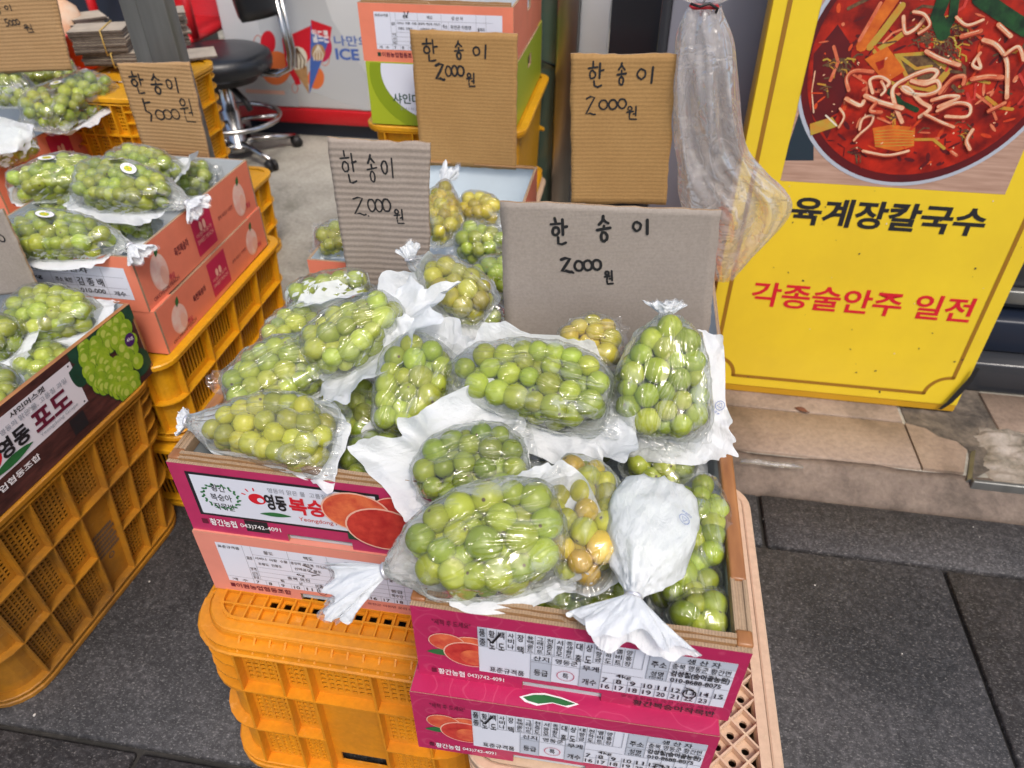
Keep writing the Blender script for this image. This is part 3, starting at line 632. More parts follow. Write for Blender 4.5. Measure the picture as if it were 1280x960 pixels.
# ------------------------------------------------------------------ plastic crates
def crate(name, label, L_, W_, H, plastic, rows=3, colx=(.24, .5, .76), coly=(.2, .4, .62, .81), taper=.02, loc=(0, 0, 0), rz=0.0,
          sides=('-y', '+x'), style='holes', top='none', blank=True, rad=.055, flare=.014, group=None, inverted=True):
    t = thing(name, label, 'crate', loc, rz, group)
    mat = M[plastic]
    def half(z):
        k = z / H; d = taper * (1 - k)
        return L_ / 2 - (taper - d if inverted else d), W_ / 2 - (taper - d if inverted else d)
    def loop(z, off, n=7):
        a, b = half(z); a += off; b += off; r = rad + max(off, -rad * .6); pts = []
        for cx, cy, s0 in ((a - r, b - r, 0), (-a + r, b - r, 90), (-a + r, -b + r, 180), (a - r, -b + r, 270)):
            for k in range(n):
                q = R(s0 + 90 * k / (n - 1)); pts.append((cx + r * math.cos(q), cy + r * math.sin(q), z))
        return pts
    # corners: smooth solid strips
    wall = MB(); th = .003
    for ci in range(4):
        for (o0, o1) in ((0, -th),):
            zs = np.linspace(0.004, H - .004, 5); base = len(wall.v)
            for z in zs:
                l = loop(z, o0)[ci * 7:ci * 7 + 7]; l2 = loop(z, o1)[ci * 7:ci * 7 + 7]
                wall.v += l + l2[::-1]
            for i in range(4):
                for j in range(14):
                    a = base + i * 14 + j; b = base + i * 14 + (j + 1) % 14
                    wall.f.append([a, b, b + 14, a + 14]); wall.m.append(0); wall.sm.append(False)
    zr = [H * (.05 + .90 * k / rows) for k in range(rows + 1)]
    ribs = MB()
    for side in ('-x', '+x', '-y', '+y'):
        cols = [0] + list(coly if 'x' in side else colx) + [1]
        def place(u, v, w, side=side):
            a, b = half(v); 
            if side == '+x': return (a - th + w, -(b - rad) + u * 2 * (b - rad), v)
            if side == '-x': return (-a + th - w, (b - rad) - u * 2 * (b - rad), v)
            if side == '-y': return (-(a - rad) + u * 2 * (a - rad), -b + th - w, v)
            return ((a - rad) - u * 2 * (a - rad), b - th + w, v)
        detail = side in sides
        span = 2 * ((W_ if 'x' in side else L_) / 2 - rad)
        nc = len(cols) - 1
        bc = nc // 2
        if not detail:
            wall.wall([0, 1], [.004, H - .004], lambda i, j: True, place, th, (0, 0, 0))
        else:
            for c in range(nc):
                for r_ in range(rows):
                    u0, u1, v0, v1 = cols[c], cols[c + 1], zr[r_], zr[r_ + 1]
                    is_blank = blank and c == bc and r_ < (2 if rows > 2 else 1)
                    if is_blank or style == 'plain':
                        if is_blank and r_ == 0 and plastic == 'orangeplastic':     # a hand slot under the blank plate
                            us = [u0, u0 + (u1 - u0) * .12, u0 + (u1 - u0) * .88, u1]; vv = [v0, v0 + (v1 - v0) * .2, v0 + (v1 - v0) * .45, v1]
                            wall.wall(us, vv, lambda i, j: not (i == 1 and j == 1), place, th, (0, 0, 0))
                        else: wall.wall([u0, u1], [v0, v1], lambda i, j: True, place, th, (0, 0, 0))
                        continue
                    if style == 'holes':
                        pw = (u1 - u0) * span; ph = v1 - v0
                        pit = .0125 if plastic == 'orangeplastic' else .0105; n = max(4, int(pw / pit)); m_ = max(4, int(ph / pit))
                        us = [u0]; mu = .09 * (u1 - u0); w_ = (u1 - u0 - 2 * mu) / n
                        for k in range(n): us += [u0 + mu + k * w_ + w_ * .17, u0 + mu + (k + 1) * w_ - w_ * .17]
                        us.append(u1); mv = .1 * ph; h_ = (ph - 2 * mv) / m_; vv = [v0]
                        for k in range(m_): vv += [v0 + mv + k * h_ + h_ * .17, v0 + mv + (k + 1) * h_ - h_ * .17]
                        vv.append(v1)
                        wall.wall(us, vv, lambda i, j: not (i % 2 == 1 and j % 2 == 1 ), place, th, (0, 0, 0))
                    else:   # upright slats
                        n = 9; us = [u0]; mu = .06 * (u1 - u0); w_ = (u1 - u0 - 2 * mu) / n
                        for k in range(n): us += [u0 + mu + k * w_ + w_ * .15, u0 + mu + (k + 1) * w_ - w_ * .15]
                        us.append(u1); ph = v1 - v0; vv = [v0, v0 + ph * .16, v0 + ph * .84, v1]
                        wall.wall(us, vv, lambda i, j: not (i % 2 == 1 and j == 1), place, th, (0, 0, 0))
            wall.wall([0, 1], [.004, zr[0]], lambda i, j: True, place, th, (0, 0, 0)); wall.wall([0, 1], [zr[-1], H - .004], lambda i, j: True, place, th, (0, 0, 0))
            # upright fins between the panels
            for c in range(nc + 1):
                u = min(max(cols[c], .004), .996); du = .0016 / span
                for r_ in range(rows):
                    if blank and rows > 2 and 0 < c < nc and False: continue
                    p = [place(u - du, zr[r_], th), place(u + du, zr[r_], th), place(u + du, zr[r_], th + flare), place(u - du, zr[r_], th + flare)]
                    q = [place(u - du, zr[r_ + 1], th), place(u + du, zr[r_ + 1], th), place(u + du, zr[r_ + 1], th + flare), place(u - du, zr[r_ + 1], th + flare)]
                    ribs.hexa(p, q)
            # shelf ribs between the rows; none across the blank plate
            for r_, z in enumerate(zr):
                segs = [(0, 1)]
                if blank and rows > 2 and r_ == 1: segs = [(0, cols[bc]), (cols[bc + 1], 1)]
                for (u0, u1) in segs:
                    p = [place(u0, z - .0018, th - .001), place(u1, z - .0018, th - .001), place(u1, z - .0014, th + flare * 1.04), place(u0, z - .0014, th + flare * 1.04)]
                    q = [place(u0, z + .0018, th - .001), place(u1, z + .0018, th - .001), place(u1, z + .0014, th + flare * 1.04), place(u0, z + .0014, th + flare * 1.04)]
                    ribs.hexa(p, q)
    # ribs run on round the corners
    extra = [H * f for f in (.64, .73, .82, .90)] if style == 'holes' and rows > 2 else []
    for z in zr + extra:
        for ci in range(4):
            i = ci * 7; lo = [loop(z - .0016, -.001)[i:i + 7], loop(z - .0014, flare * 1.02)[i:i + 7], loop(z + .0014, flare * 1.02)[i:i + 7], loop(z + .0016, -.001)[i:i + 7]]
            base = len(ribs.v)
            for l in lo: ribs.v += l
            for a in range(3):
                for j in range(6):
                    q = base + a * 7 + j; ribs.f.append([q, q + 1, q + 8, q + 7]); ribs.m.append(0); ribs.sm.append(False)
    o_ = len(wall.v); wall.v += ribs.v; wall.f += [[i + o_ for i in f] for f in ribs.f]; wall.m += ribs.m; wall.sm += ribs.sm; wall.build('crate_body', mat, t)
    # rims
    if top == 'grid':      # little webs under the sloping shoulder of the upturned base
        for side in ('-y', '-x', '+x'):
            m_ = 12
            for k in range(m_):
                u = (k + .5) / m_; a_, b_ = half(H); q_ = -1 + 2 * u
                def sp_(w, z, du): 
                    if side == '-y': return ((a_ - rad) * q_ + du, -b_ - w, z)
                    return ((a_ + w) * (1 if side == '+x' else -1), (b_ - rad) * q_ + du, z)
                wb = MB(); e_ = .0013
                if k == 0 and side == '-y': webs = MB()
                webs.hexa([sp_(-.001, H - .024, -e_), sp_(-.001, H - .024, e_), sp_(flare * 1.2, H - .024, e_), sp_(flare * 1.2, H - .024, -e_)], [sp_(-.001, H - .008, -e_), sp_(-.001, H - .008, e_), sp_(.003, H - .010, e_), sp_(.003, H - .010, -e_)])
    for (z, dz, off) in ((H - .029 if top == 'grid' else H - .012, .006 if top == 'grid' else .012, flare * 1.35 if top == 'grid' else flare * 1.15), (0.0, .012, flare * 1.15), (.020, .003, flare * 1.1)):
        rim = MB(); rim.ring([loop(z + .001, -th), loop(z, -th + .002), loop(z, off - .002), loop(z + .002, off), loop(z + dz - .002, off), loop(z + dz, off - .002), loop(z + dz, -th + .002), loop(z + dz - .001, -th)], 0, False)
        rim.build('crate_rim', mat, t)
    a, b = half(H)
    if top == 'grid':
        g = webs; inset = .018; zp = H - .009; ins = rad * .35
        x0, x1, y0, y1 = -a + inset, a - inset, -b + inset, b - inset
        # plate with square holes
        nx, ny = 16, 24; cw, ch = (x1 - x0) / nx, (y1 - y0) / ny
        us = [x0]; vv = [y0]
        for k in range(nx): us += [x0 + (k + .24) * cw, x0 + (k + .76) * cw]
        for k in range(ny): vv += [y0 + (k + .24) * ch, y0 + (k + .72) * ch]
        us.append(x1); vv.append(y1)
        def solid(i, j):
            if i % 2 == 1 and j % 2 == 1:
                ci, cj = i // 2, j // 2
                return not (3 <= ci < nx - 1 and 1 <= cj < ny - 1)
            return True
        g.wall(us, vv, solid, lambda u, v, w: (u, v, zp + w), .003, (0, 0, 0))
        for k in range(nx + 1):
            x = x0 + k * cw; c0 = ins if k in (0, nx) else 0
            g.box(x - .0012, x + .0012, y0 + c0, y1 - c0, zp + .0031, H - .0007 + .0013)
        for k in range(ny + 1):
            y = y0 + k * ch; c0 = ins if k in (0, ny) else 0
            g.box(x0 + c0, x1 - c0, y - .0012, y + .0012, zp + .0031, H + .0008)
        g.ring([loop(H - .030, .0005), loop(H - .006, .0005), loop(H - .0022, -.003), loop(H - .0022, -inset + .002), loop(H - .009, -inset + .001)], 0)
        lp = [loop(H + .0009, -inset + .003), loop(H + .0009, -inset - .001)]
        g.ring([loop(zp, -inset + .003)] + lp + [loop(zp, -inset - .001)], 0)
        g.build('base_grid', mat, t)
    if top == 'diamond':
        g = MB(); zp = H - .010; q = .031; inset = .016
        nn = int(max(L_, W_) / q) + 3
        # plate of diamond cells, each with a round hole
        for i in range(-nn, nn):
            for j in range(-nn, nn):
                cx, cy = (i + j) * q / 2, (i - j) * q / 2
                if abs(cx) > a - inset - q * .3 or abs(cy) > b - inset - q * .3: continue
                n = 12; vs = []
                for k in range(n):
                    an = 2 * math.pi * k / n; c, s_ = math.cos(an), math.sin(an); d = (q / 2) / (abs(c) + abs(s_))
                    vs.append((cx + c * d, cy + s_ * d, zp))
                rh = .0045
                for k in range(n): an = 2 * math.pi * k / n; vs.append((cx + rh * math.cos(an), cy + rh * math.sin(an), zp))
                for k in range(n): an = 2 * math.pi * k / n; vs.append((cx + rh * math.cos(an), cy + rh * math.sin(an), zp - .004))
                g.add(vs, [(k, (k + 1) % n, n + (k + 1) % n, n + k) for k in range(n)] + [(n + k, n + (k + 1) % n, 2 * n + (k + 1) % n, 2 * n + k) for k in range(n)])
        for d in (1, -1):
            for k in range(-2 * nn, 2 * nn + 1):
                # lines x + d*y = c clipped to the rectangle
                c = (k + 0.0) * q + q / 2
                ax, by = a - inset, b - inset; pts = []
                for x in (-ax, ax):
                    y = (c - x) * d
                    if abs(y) <= by: pts.append((x, y))
                for y in (-by, by):
                    x = c - d * y
                    if abs(x) < ax: pts.append((x, y))
                if len(pts) < 2: continue
                (xa, ya), (xb, yb) = pts[0], pts[1]; v = Vector((xb - xa, yb - ya, 0))
                if v.length < .01: continue
                nrm = Vector((-v.y, v.x, 0)).normalized() * .0016; e = .0002 * d
                P0, P1 = Vector((xa, ya, zp + .0004)), Vector((xb, yb, zp + .0004)); up = Vector((0, 0, .0088 + e))
                g.hexa([P0 - nrm, P1 - nrm, P1 + nrm, P0 + nrm], [P0 - nrm * .7 + up, P1 - nrm * .7 + up, P1 + nrm * .7 + up, P0 + nrm * .7 + up])
        g.ring([loop(H - .008, -th), loop(H, -th - .001), loop(H, -inset), loop(zp - .001, -inset - .002)], 0)
        g.build('base_grid', mat, t)
    if top == 'plate':
        g = MB(); g.add(loop(H - .004, -th), [tuple(range(28))]); g.build('base_plate', mat, t)
    return t

GRP_CRATE = 'plastic crates under the cartons'
K1 = crate('plastic_crate', 'weathered orange crate at the left edge under the dark wood patterned grape carton', .385, .50, .36, 'brownplastic', taper=.035,
           loc=(-1.028, .692, 0), rz=R(-5), sides=('-y', '+x'), top='plate', group=GRP_CRATE, inverted=False, coly=(.17, .33, .50, .69, .84))
A = Art((.1925 - .035 + .035 * .08 / .36 + .0006, .010, .08), (0, 1, 0), (.035, 0, .36), 1, 1, .0004)
rr = random.Random(8)      # worn stamp on the blank plate
for q in range(6):
    x = .0
    while x < .052 - .006 * (q % 2):
        w_ = rr.uniform(.003, .006); A.rect(x, .02 + q * .0105, x + w_ * .8, .02 + q * .0105 + .0065, M['scrapdark'], q * .1); A.rect(x + w_ * .25, .0216 + q * .0105, x + w_ * .5, .0242 + q * .0105, M['gold'], 1 + q * .1); x += w_
A.stroke([(.026 + .006 * math.cos(a * .5), .008 + .006 * math.sin(a * .5)) for a in range(13)], .002, M['scrapdark'], 1)
A.build('worn_stamp', K1)
crate('plastic_crate', 'bright orange upturned crate with a square grid base under the salmon carton', .372, .53, .335, 'orangeplastic', taper=.012,
      loc=(-.314, .715, 0), sides=('-y',), top='grid', group=GRP_CRATE, colx=(.24, .40, .74), rad=.05)
crate('plastic_crate', 'beige upturned crate with a diamond lattice base under the bright pink cartons', .318, .45, .327, 'beigeplastic', taper=-.01,
      loc=(.0605, .590, 0), sides=(), top='diamond', group=GRP_CRATE, rad=.035, flare=.008)
crate('plastic_crate', 'shallow yellow slatted crate directly under the two coral peach cartons', .52, .50, .19, 'yellowplastic', rows=2, taper=.01,
      loc=(-1.052, 1.175, .183), sides=('+x', '-y'), style='slats', blank=False, top='plate', group=GRP_CRATE, rad=.03, coly=(.25, .5, .75), inverted=False)
crate('plastic_crate', 'lower yellow slatted crate standing on the floor beneath another yellow crate', .52, .50, .178, 'yellowplastic', rows=2, taper=.012,
      loc=(-1.052, 1.165, .0), sides=('+x', '-y'), style='slats', blank=False, top='plate', group=GRP_CRATE, rad=.03, coly=(.25, .5, .75), inverted=False)
crate('plastic_crate', 'tall yellow perforated crate behind the price card that reads 5000, card scraps on top', .24, .34, .33, 'yellowplastic', rows=4, taper=.008,
      loc=(-1.25, 1.75, .30), rz=R(0), sides=('+x', '-y'), style='holes', blank=False, top='plate', group=GRP_CRATE, coly=(.33, .67), inverted=False)
crate('plastic_crate', 'yellow crate below the lime green grape carton in the back', .33, .44, .27, 'yellowplastic', rows=2, taper=.01,
      loc=(-.40, 1.76, .345), sides=('-y',), style='plain', blank=False, top='plate', group=GRP_CRATE, rad=.03, inverted=False)
crate('plastic_crate', 'white crate on the floor beneath the yellow crate in the back', .33, .44, .285, 'beigeplastic', rows=2, taper=.01,
      loc=(-.40, 1.76, .05), sides=('-y',), style='plain', blank=False, top='plate', group=GRP_CRATE, rad=.03, inverted=False)

# supports that stand behind the front row
for (x, y, z, h, lab) in ((-.345, 1.225, .0, .33, 'orange crate on the floor under the open carton with blue white lining'), (.0, 1.085, .0, .33, 'orange crate on the floor behind the beige crate'),
                          (-1.25, 1.77, .046, .25, 'yellow crate at the bottom of the stack behind the price card that reads 5000'), (-1.55, 1.51, .046, .29, 'orange crate under the far left coral carton')):
    crate('plastic_crate', lab, .34, .46, h, 'yellowplastic' if x < -1 and x > -1.5 else 'orangeplastic', rows=3, taper=.01, loc=(x, y, z), sides=('+x', '-y'), style='slats', blank=False, top='plate', rad=.04, group=GRP_CRATE, inverted=False)

# ------------------------------------------------------------------ cartons
def carton(label, W, D, H, outer, loc, rz=0.0, inner='liner', edge='kraftedge', side_t=.005, side_rim=None, front_lip=True, notch=None, hands=True, lid=False, group='fruit cartons', sides_out=None):
    t = thing('fruit_carton', label, 'carton', loc, rz, group); th = .0045
    mats = [M[outer], M[inner], M[edge]]
    so = [M[sides_out or outer], M[inner], M[edge]]
    def front(u, v, w): return (-W / 2 + u * W, -D / 2 + th - w, v * H)
    def back(u, v, w): return (W / 2 - u * W, D / 2 - th + w, v * H)
    def solid_n(us):
        return lambda i, j: not (notch and i == 1 and j == 0)
    if notch:
        us = [0, notch[0], notch[1], 1]; vs = [0, notch[2], 1]
    else: us = [0, 1]; vs = [0, 1]
    mb = MB(); mb.wall(us, vs, solid_n(us), front, th); mb.build('front_panel', mats, t)
    mb = MB(); mb.wall([0, 1], [0, 1], lambda i, j: True, back, th); mb.build('back_panel', mats, t)
    for sgn in (1, -1):
        X = W / 2
        def side(u, v, w, sgn=sgn): return (sgn * (X - side_t + w), (-1 if sgn > 0 else 1) * (D / 2 - th - .0003) * (1 - 2 * u), v * H)
        mb = MB()
        if hands: mb.wall([0, .44, .56, 1], [0, .60, .80, 1], lambda i, j: not (i == 1 and j == 1), side, side_t)
        else: mb.wall([0, 1], [0, 1], lambda i, j: True, side, side_t)
        mb.build('side_panel', so, t)
        if side_rim:
            mb = MB(); x0, x1 = sorted((sgn * (X - side_t - .001), sgn * (X + .0015)))
            # a double wall folded over, with the hand slot sunk into the fold
            ys = (-D / 2 + th + .001, -D / 2 + D * .05, -D / 2 + D * .175, D / 2 - th - .001)
            mb.cbox(x0, x1, ys[0], ys[1], H - .012, H + .003, .0025, 0, 2); mb.cbox(x0, x1, ys[2], ys[3], H - .012, H + .003, .0025, 0, 2)
            for (a, b) in ((x0, x0 + .004), (x1 - .004, x1)): mb.box(a, b, ys[1] - .002, ys[2] + .002, H - .012, H + .0018, 1)
            mb.box(x0 + .004, x1 - .004, ys[1], ys[2], H - .0118, H - .011, 2)  # black floor: the dark inside of the slot is put into its colour
            mb.build('folded_rim', [M[side_rim], M['kraftedge'], M['black']], t)
    mb = MB(); mb.box(-W / 2 + side_t, W / 2 - side_t, -D / 2 + th, D / 2 - th, .001, .005); mb.build('base_panel', M[inner], t)
    if front_lip:
        mb = MB(); y0 = -D / 2 + th + .0004; xa, xb = -W / 2 + side_t + .001, W / 2 - side_t - .001
        w = xb - xa; rr = random.Random(int(W * 1e4 + loc[0] * 777))
        # rolled inner flap: two layers of raw board, ragged, with the tuck notch in the middle
        for (ya, yb, hh, gap) in ((y0, y0 + .004, .0035, (.46, .60)), (y0 + .0046, y0 + .0095, .006, (.2, .2))):
            xs = np.linspace(0, 1, 41); prof = []
            for x in xs:
                h = hh + .0012 * noise.noise(Vector((x * 14, hh * 900, loc[0] * 5)))
                if gap[0] < x < gap[1]: h -= .006
                prof.append(h)
            for i in range(40):
                b = [(xa + w * xs[i], ya, H - .05), (xa + w * xs[i + 1], ya, H - .05), (xa + w * xs[i + 1], yb, H - .05), (xa + w * xs[i], yb, H - .05)]
                q = [(xa + w * xs[i], ya, H + prof[i]), (xa + w * xs[i + 1], ya, H + prof[i + 1]), (xa + w * xs[i + 1], yb, H + prof[i + 1]), (xa + w * xs[i], yb, H + prof[i])]
                o = len(mb.v); mb.v += b + q
                mb.f += [[o, o + 1, o + 5, o + 4], [o + 2, o + 3, o + 7, o + 6], [o + 4, o + 5, o + 6, o + 7]]; mb.m += [0, 0, 1]; mb.sm += [False] * 3
        mb.build('rolled_flap', [M['kraft'], M['kraftedge']], t)
    if lid:
        mb = MB(); mb.box(-W / 2 + .001, W / 2 - .001, -D / 2 + .0005, -D / 2 + .06, H - .001, H + .0015); mb.build('lid_flap', M[outer], t); mb = MB()
        mb.box(-W / 2 + .001, W / 2 - .001, D / 2 - .06, D / 2 - .0005, H - .001, H + .0015)
        mb.build('lid_flap', M[outer], t)
    t['_d'] = 0; del t['_d']
    return t
def face(t, W, D, H, which='front', lift=.0004):
    if which == 'front': return Art((-W / 2, -D / 2, 0), (1, 0, 0), (0, 0, 1), W, H, lift)
    if which == 'right': return Art((W / 2, -D / 2, 0), (0, 1, 0), (0, 0, 1), D, H, lift)
    if which == 'top': return Art((-W / 2, -D / 2, H + .0016), (1, 0, 0), (0, 1, 0), W, D, lift)

def lines(A, m, l, hs=(), vs=(), w=.0006):
    for (u0, u1, v) in hs: A.rect(u0, v - w / 2 / A.h, u1, v + w / 2 / A.h, m, l)
    for (u, v0, v1) in vs: A.rect(u - w / 2 / A.w, v0, u + w / 2 / A.w, v1, m, l + .2)

def pink_label(t, W, D, H, ring_at):
    """variety table with ticked box, peaches and the growers' lettering"""
    A = face(t, W, D, H); g = M['printgrey']; k = M['black']
    u0, u1, v0, v1 = .205, .972, .20, .845
    A.rect(u0, v0, u1, v1, M['label'], 0)
    fu = lambda x: u0 + (u1 - u0) * x
    fv = lambda y: v0 + (v1 - v0) * y
    cols = 17; cw = .655 / cols
    A.rect(fu(0), fv(.60), fu(cw), fv(1), M['cellgrey'], 1); A.rect(fu(.215), fv(.0), fu(.30), fv(.47), M['cellgrey'], 1)
    A.rect(fu(.415), fv(.0), fu(.50), fv(.47), M['cellgrey'], 1); A.rect(fu(.675), fv(.42), fu(.755), fv(1), M['cellgrey'], 1); A.rect(fu(.755), fv(.86), fu(1), fv(1), M['cellgrey'], 1)
    lines(A, g, 2, [(fu(0), fu(.655), fv(.60)), (fu(.215), fu(.665), fv(.42)), (fu(.675), fu(1), fv(.42)), (fu(.755), fu(1), fv(.86)), (fu(.675), fu(1), fv(.64)), (fu(.50), fu(1), fv(.20)), (fu(.755), fu(1), fv(.71))],
          [(fu(i * cw), fv(.60), fv(1)) for i in range(1, cols + 1)] + [(fu(x), fv(0), fv(.60)) for x in (.215, .30, .415, .50)] + [(fu(.675), fv(.42), fv(1)), (fu(.755), fv(.42), fv(1))] +
          [(fu(.50 + .0555 * i), fv(0), fv(.42 if i > 4 else .30)) for i in range(1, 9)])
    names = ['품종', '황도', '백도', '사비나', '장택', '용택골드', '그레이트', '천중도', '서왕모', '종생황도', '대홍', '상도', '대향금', '천하도', '앨비트', '양홍장']
    for i, s in enumerate(names):
        n = len(s); c0, c1 = fu(i * cw + cw * .18), fu(i * cw + cw * .82)
        hgt = .36 / max(n, 2)
        for q, ch in enumerate(s):
            top = .98 - (.36 / n * q if n > 2 else (.25 if i else .2) * q)
            hh = min(hgt * .86, .155); A.text(ch, c0, fv(top - hh), c1, fv(top), k, 3, .012)
    T = lambda s, a, b, c, d, m=k, bo=.01: A.text(s, fu(a), fv(b), fu(c), fv(d), m, 3, bo)
    T('표준규격품', .045, .05, .19, .17); T('산지', .226, .46, .29, .57); T('영동군', .315, .46, .405, .57); T('무게', .425, .40, .49, .52); T('4kg', .56, .33, .62, .43)
    T('등급', .23, .12, .288, .26); T('특', .348, .14, .372, .27); T('개수', .428, .08, .487, .22)
    A.stroke([(fu(.36) + .030 * math.cos(a * .3142) * .9, fv(.205) + .115 * math.sin(a * .3142) * .62) for a in range(20)], .0007, M['crimson'], 3, True)
    for i in range(9): T(str(7 + i), .508 + .0555 * i, .21, .508 + .0555 * i + (.022 if i < 3 else .034), .31)
    for i in range(8): T(str(16 + i), .508 + .0555 * i, .06, .508 + .0555 * i + .034, .16)
    T('주소', .685, .70, .745, .83); T('성명', .69, .52, .74, .62); T('(전화)', .688, .44, .742, .51)
    T('생 산 자', .815, .875, .94, .985); T('충북 영동군 황간면', .765, .73, .985, .85); T('김성철(숨이골농원)', .765, .545, .99, .70, k, .03); T('010-8688-8075', .77, .44, .965, .535, k, .02)
    # pen marks
    A.stroke([(fu(.045), fv(.80)), (fu(.058), fv(.72)), (fu(.090), fv(.93))], .0026, M['ink'], 5)
    cx, cy = ring_at
    A.stroke([(fu(cx - .02), fv(cy + .13)), (fu(cx + .012), fv(cy + .10))] + [(fu(cx + .026 * math.cos(R(70 - 40 * q))), fv(cy + .095 * math.sin(R(70 - 40 * q)))) for q in range(11)], .0016, M['ink'], 5)
    # peaches, leaf and lettering on the pink board
    leaf_art(A, .035, .385, .030, .006, R(4), M['leaf'], .4)
    sv = A.clip; A.clip = (0, 0, u0, 1)
    peach_art(A, .185, .55, .021, 1); peach_art(A, .105, .57, .0185, 2); peach_art(A, .178, .44, .027, 3, 'peachred'); A.ell(.19, .41, .014 / W, .013 / H, M['peach'], 4.2)
    A.clip = sv
    A.text('"세척 후 드세요"', .065, .80, .185, .88, M['maroon'], 2, .01)
    A.rect(.045, .085, .062, .145, M['maroon'], 2); A.text('황간농협', .067, .07, .155, .16, M['whiteink'], 2, .02); A.text('043)742-4091', .165, .075, .285, .15, M['whiteink'], 2, .01)
    A.text('황간복숭아작목반', .70, .045, .955, .13, M['black'], 2, .02); A.text('영농조합법인 국산 신선한 복숭아', .66, .145, .955, .185, M['maroon'], 2)
    return A

W1, D1, H1 = .312, .44, .122
FB_LOC = (-.0025, .38 + D1 / 2, .45)
FB = carton('upper bright pink peach carton at the front, piled with bagged grapes above another pink carton', W1, D1, H1 - .002, 'pink', FB_LOC, side_t=.013, side_rim='kraftrim', notch=(.345, .60, .13), sides_out='kraftrim', hands=False)
pink_label(FB, W1, D1, H1 - .002, (.855, .24)).build('printed_label', FB)
FB2 = carton('lower bright pink peach carton at the very front on the beige crate', W1 - .002, D1, H1 - .003, 'pink', (-.0115, .3615 + D1 / 2, .3305), rz=R(.6), side_t=.006, front_lip=False, notch=(.345, .60, .13), lid=True)
pink_label(FB2, W1 - .002, D1, H1 - .003, (.835, .2)).build('printed_label', FB2)
A = face(FB2, W1 - .002, D1, H1, 'top'); A.lift = .0003
A.O.z = H1 - .003 + .0016
pts = [(.36, .020), (.40, .030), (.44, .034), (.50, .030), (.555, .022), (.52, .013), (.47, .017), (.42, .008), (.38, .012)]
A.poly([(u, v * 1.25 - .002) for u, v in pts], M['whiteink'], 0); A.poly([(.457 + (u - .457) * .88, .024 + (v * 1.25 - .002 - .024) * .72) for u, v in pts], M['leaf'], 1)
A.build('printed_emblem', FB2)

# the duller pink carton to the left with the white name plate
W2, D2, H2 = .315, .44, .118
LB = carton('dull pink peach carton with a white name plate, left of the bright pink one', W2, D2, H2 - .002, 'pinkplain', (-.3295, .522 + D2 / 2, .452), side_t=.012, side_rim='kraftrim', notch=(.40, .66, .11), hands=False, sides_out='kraftrim')
A = face(LB, W2, D2, H2 - .002)
A.rect(.06, .265, .80, .90, M['black'], 0); A.rect(.075, .30, .785, .868, M['label'], 1)
for q in range(34):                      # wreath
    a = R(100 + 340 * q / 33); cx, cy = .175 + .068 * math.cos(a), .585 + .068 * W2 / H2 * math.sin(a) * .90
    leaf_art(A, cx, cy, .0052, .0017, a + 1.2 + (.5 if q % 2 else -.5), M['leaf'], 2 + .02 * q)
for s, v in (('황간', .68), ('복숭아', .54), ('작목반', .40)): A.text(s, .175 - .014 * len(s), v - .02, .175 + .014 * len(s), v + .085, M['black'], 2, .01)
A.ell(.322, .62, .034, .034 * W2 / H2 * .85, M['red'], 2); A.ell(.335, .61, .013, .013 * W2 / H2, M['label'], 3)
for a0 in (160, 125, 90): A.stroke([(.318 + .042 * math.cos(R(a0)), .63 + .042 * W2 / H2 * math.sin(R(a0))), (.318 + .054 * math.cos(R(a0)), .63 + .054 * W2 / H2 * math.sin(R(a0)))], .0018, M['red'], 2)
A.text('영동', .352, .49, .435, .72, M['black'], 3.5, .035); A.text('복숭아', .445, .47, .66, .72, M['red'], 3.5, .035)
leaf_art(A, .315, .405, .040, .0042, R(2), M['leaf'], 3)
A.text('영동의 맑은 물  고품질 과일', .375, .745, .65, .815, M['printgrey'], 3, .006); A.text('Yeongdong Peach', .47, .355, .68, .43, M['peachred'], 3)
A.rect(.235, .085, .33, .26, M['black'], .3); A.rect(.055, .125, .08, .20, M['maroon'], 1); A.text('황간농협', .09, .115, .20, .225, M['whiteink'], 2, .02); A.text('043)742-4091', .215, .125, .38, .205, M['whiteink'], 2, .01)
peach_art(A, .865, .70, .030, 4.5, 'peachred'); peach_art(A, .705, .62, .042, 5.5, 'peach'); peach_art(A, .80, .42, .046, 7, 'peachred')
A.rect(.655, .20, .70, .30, M['leafdark'], 6)
A.build('printed_name_plate', LB)

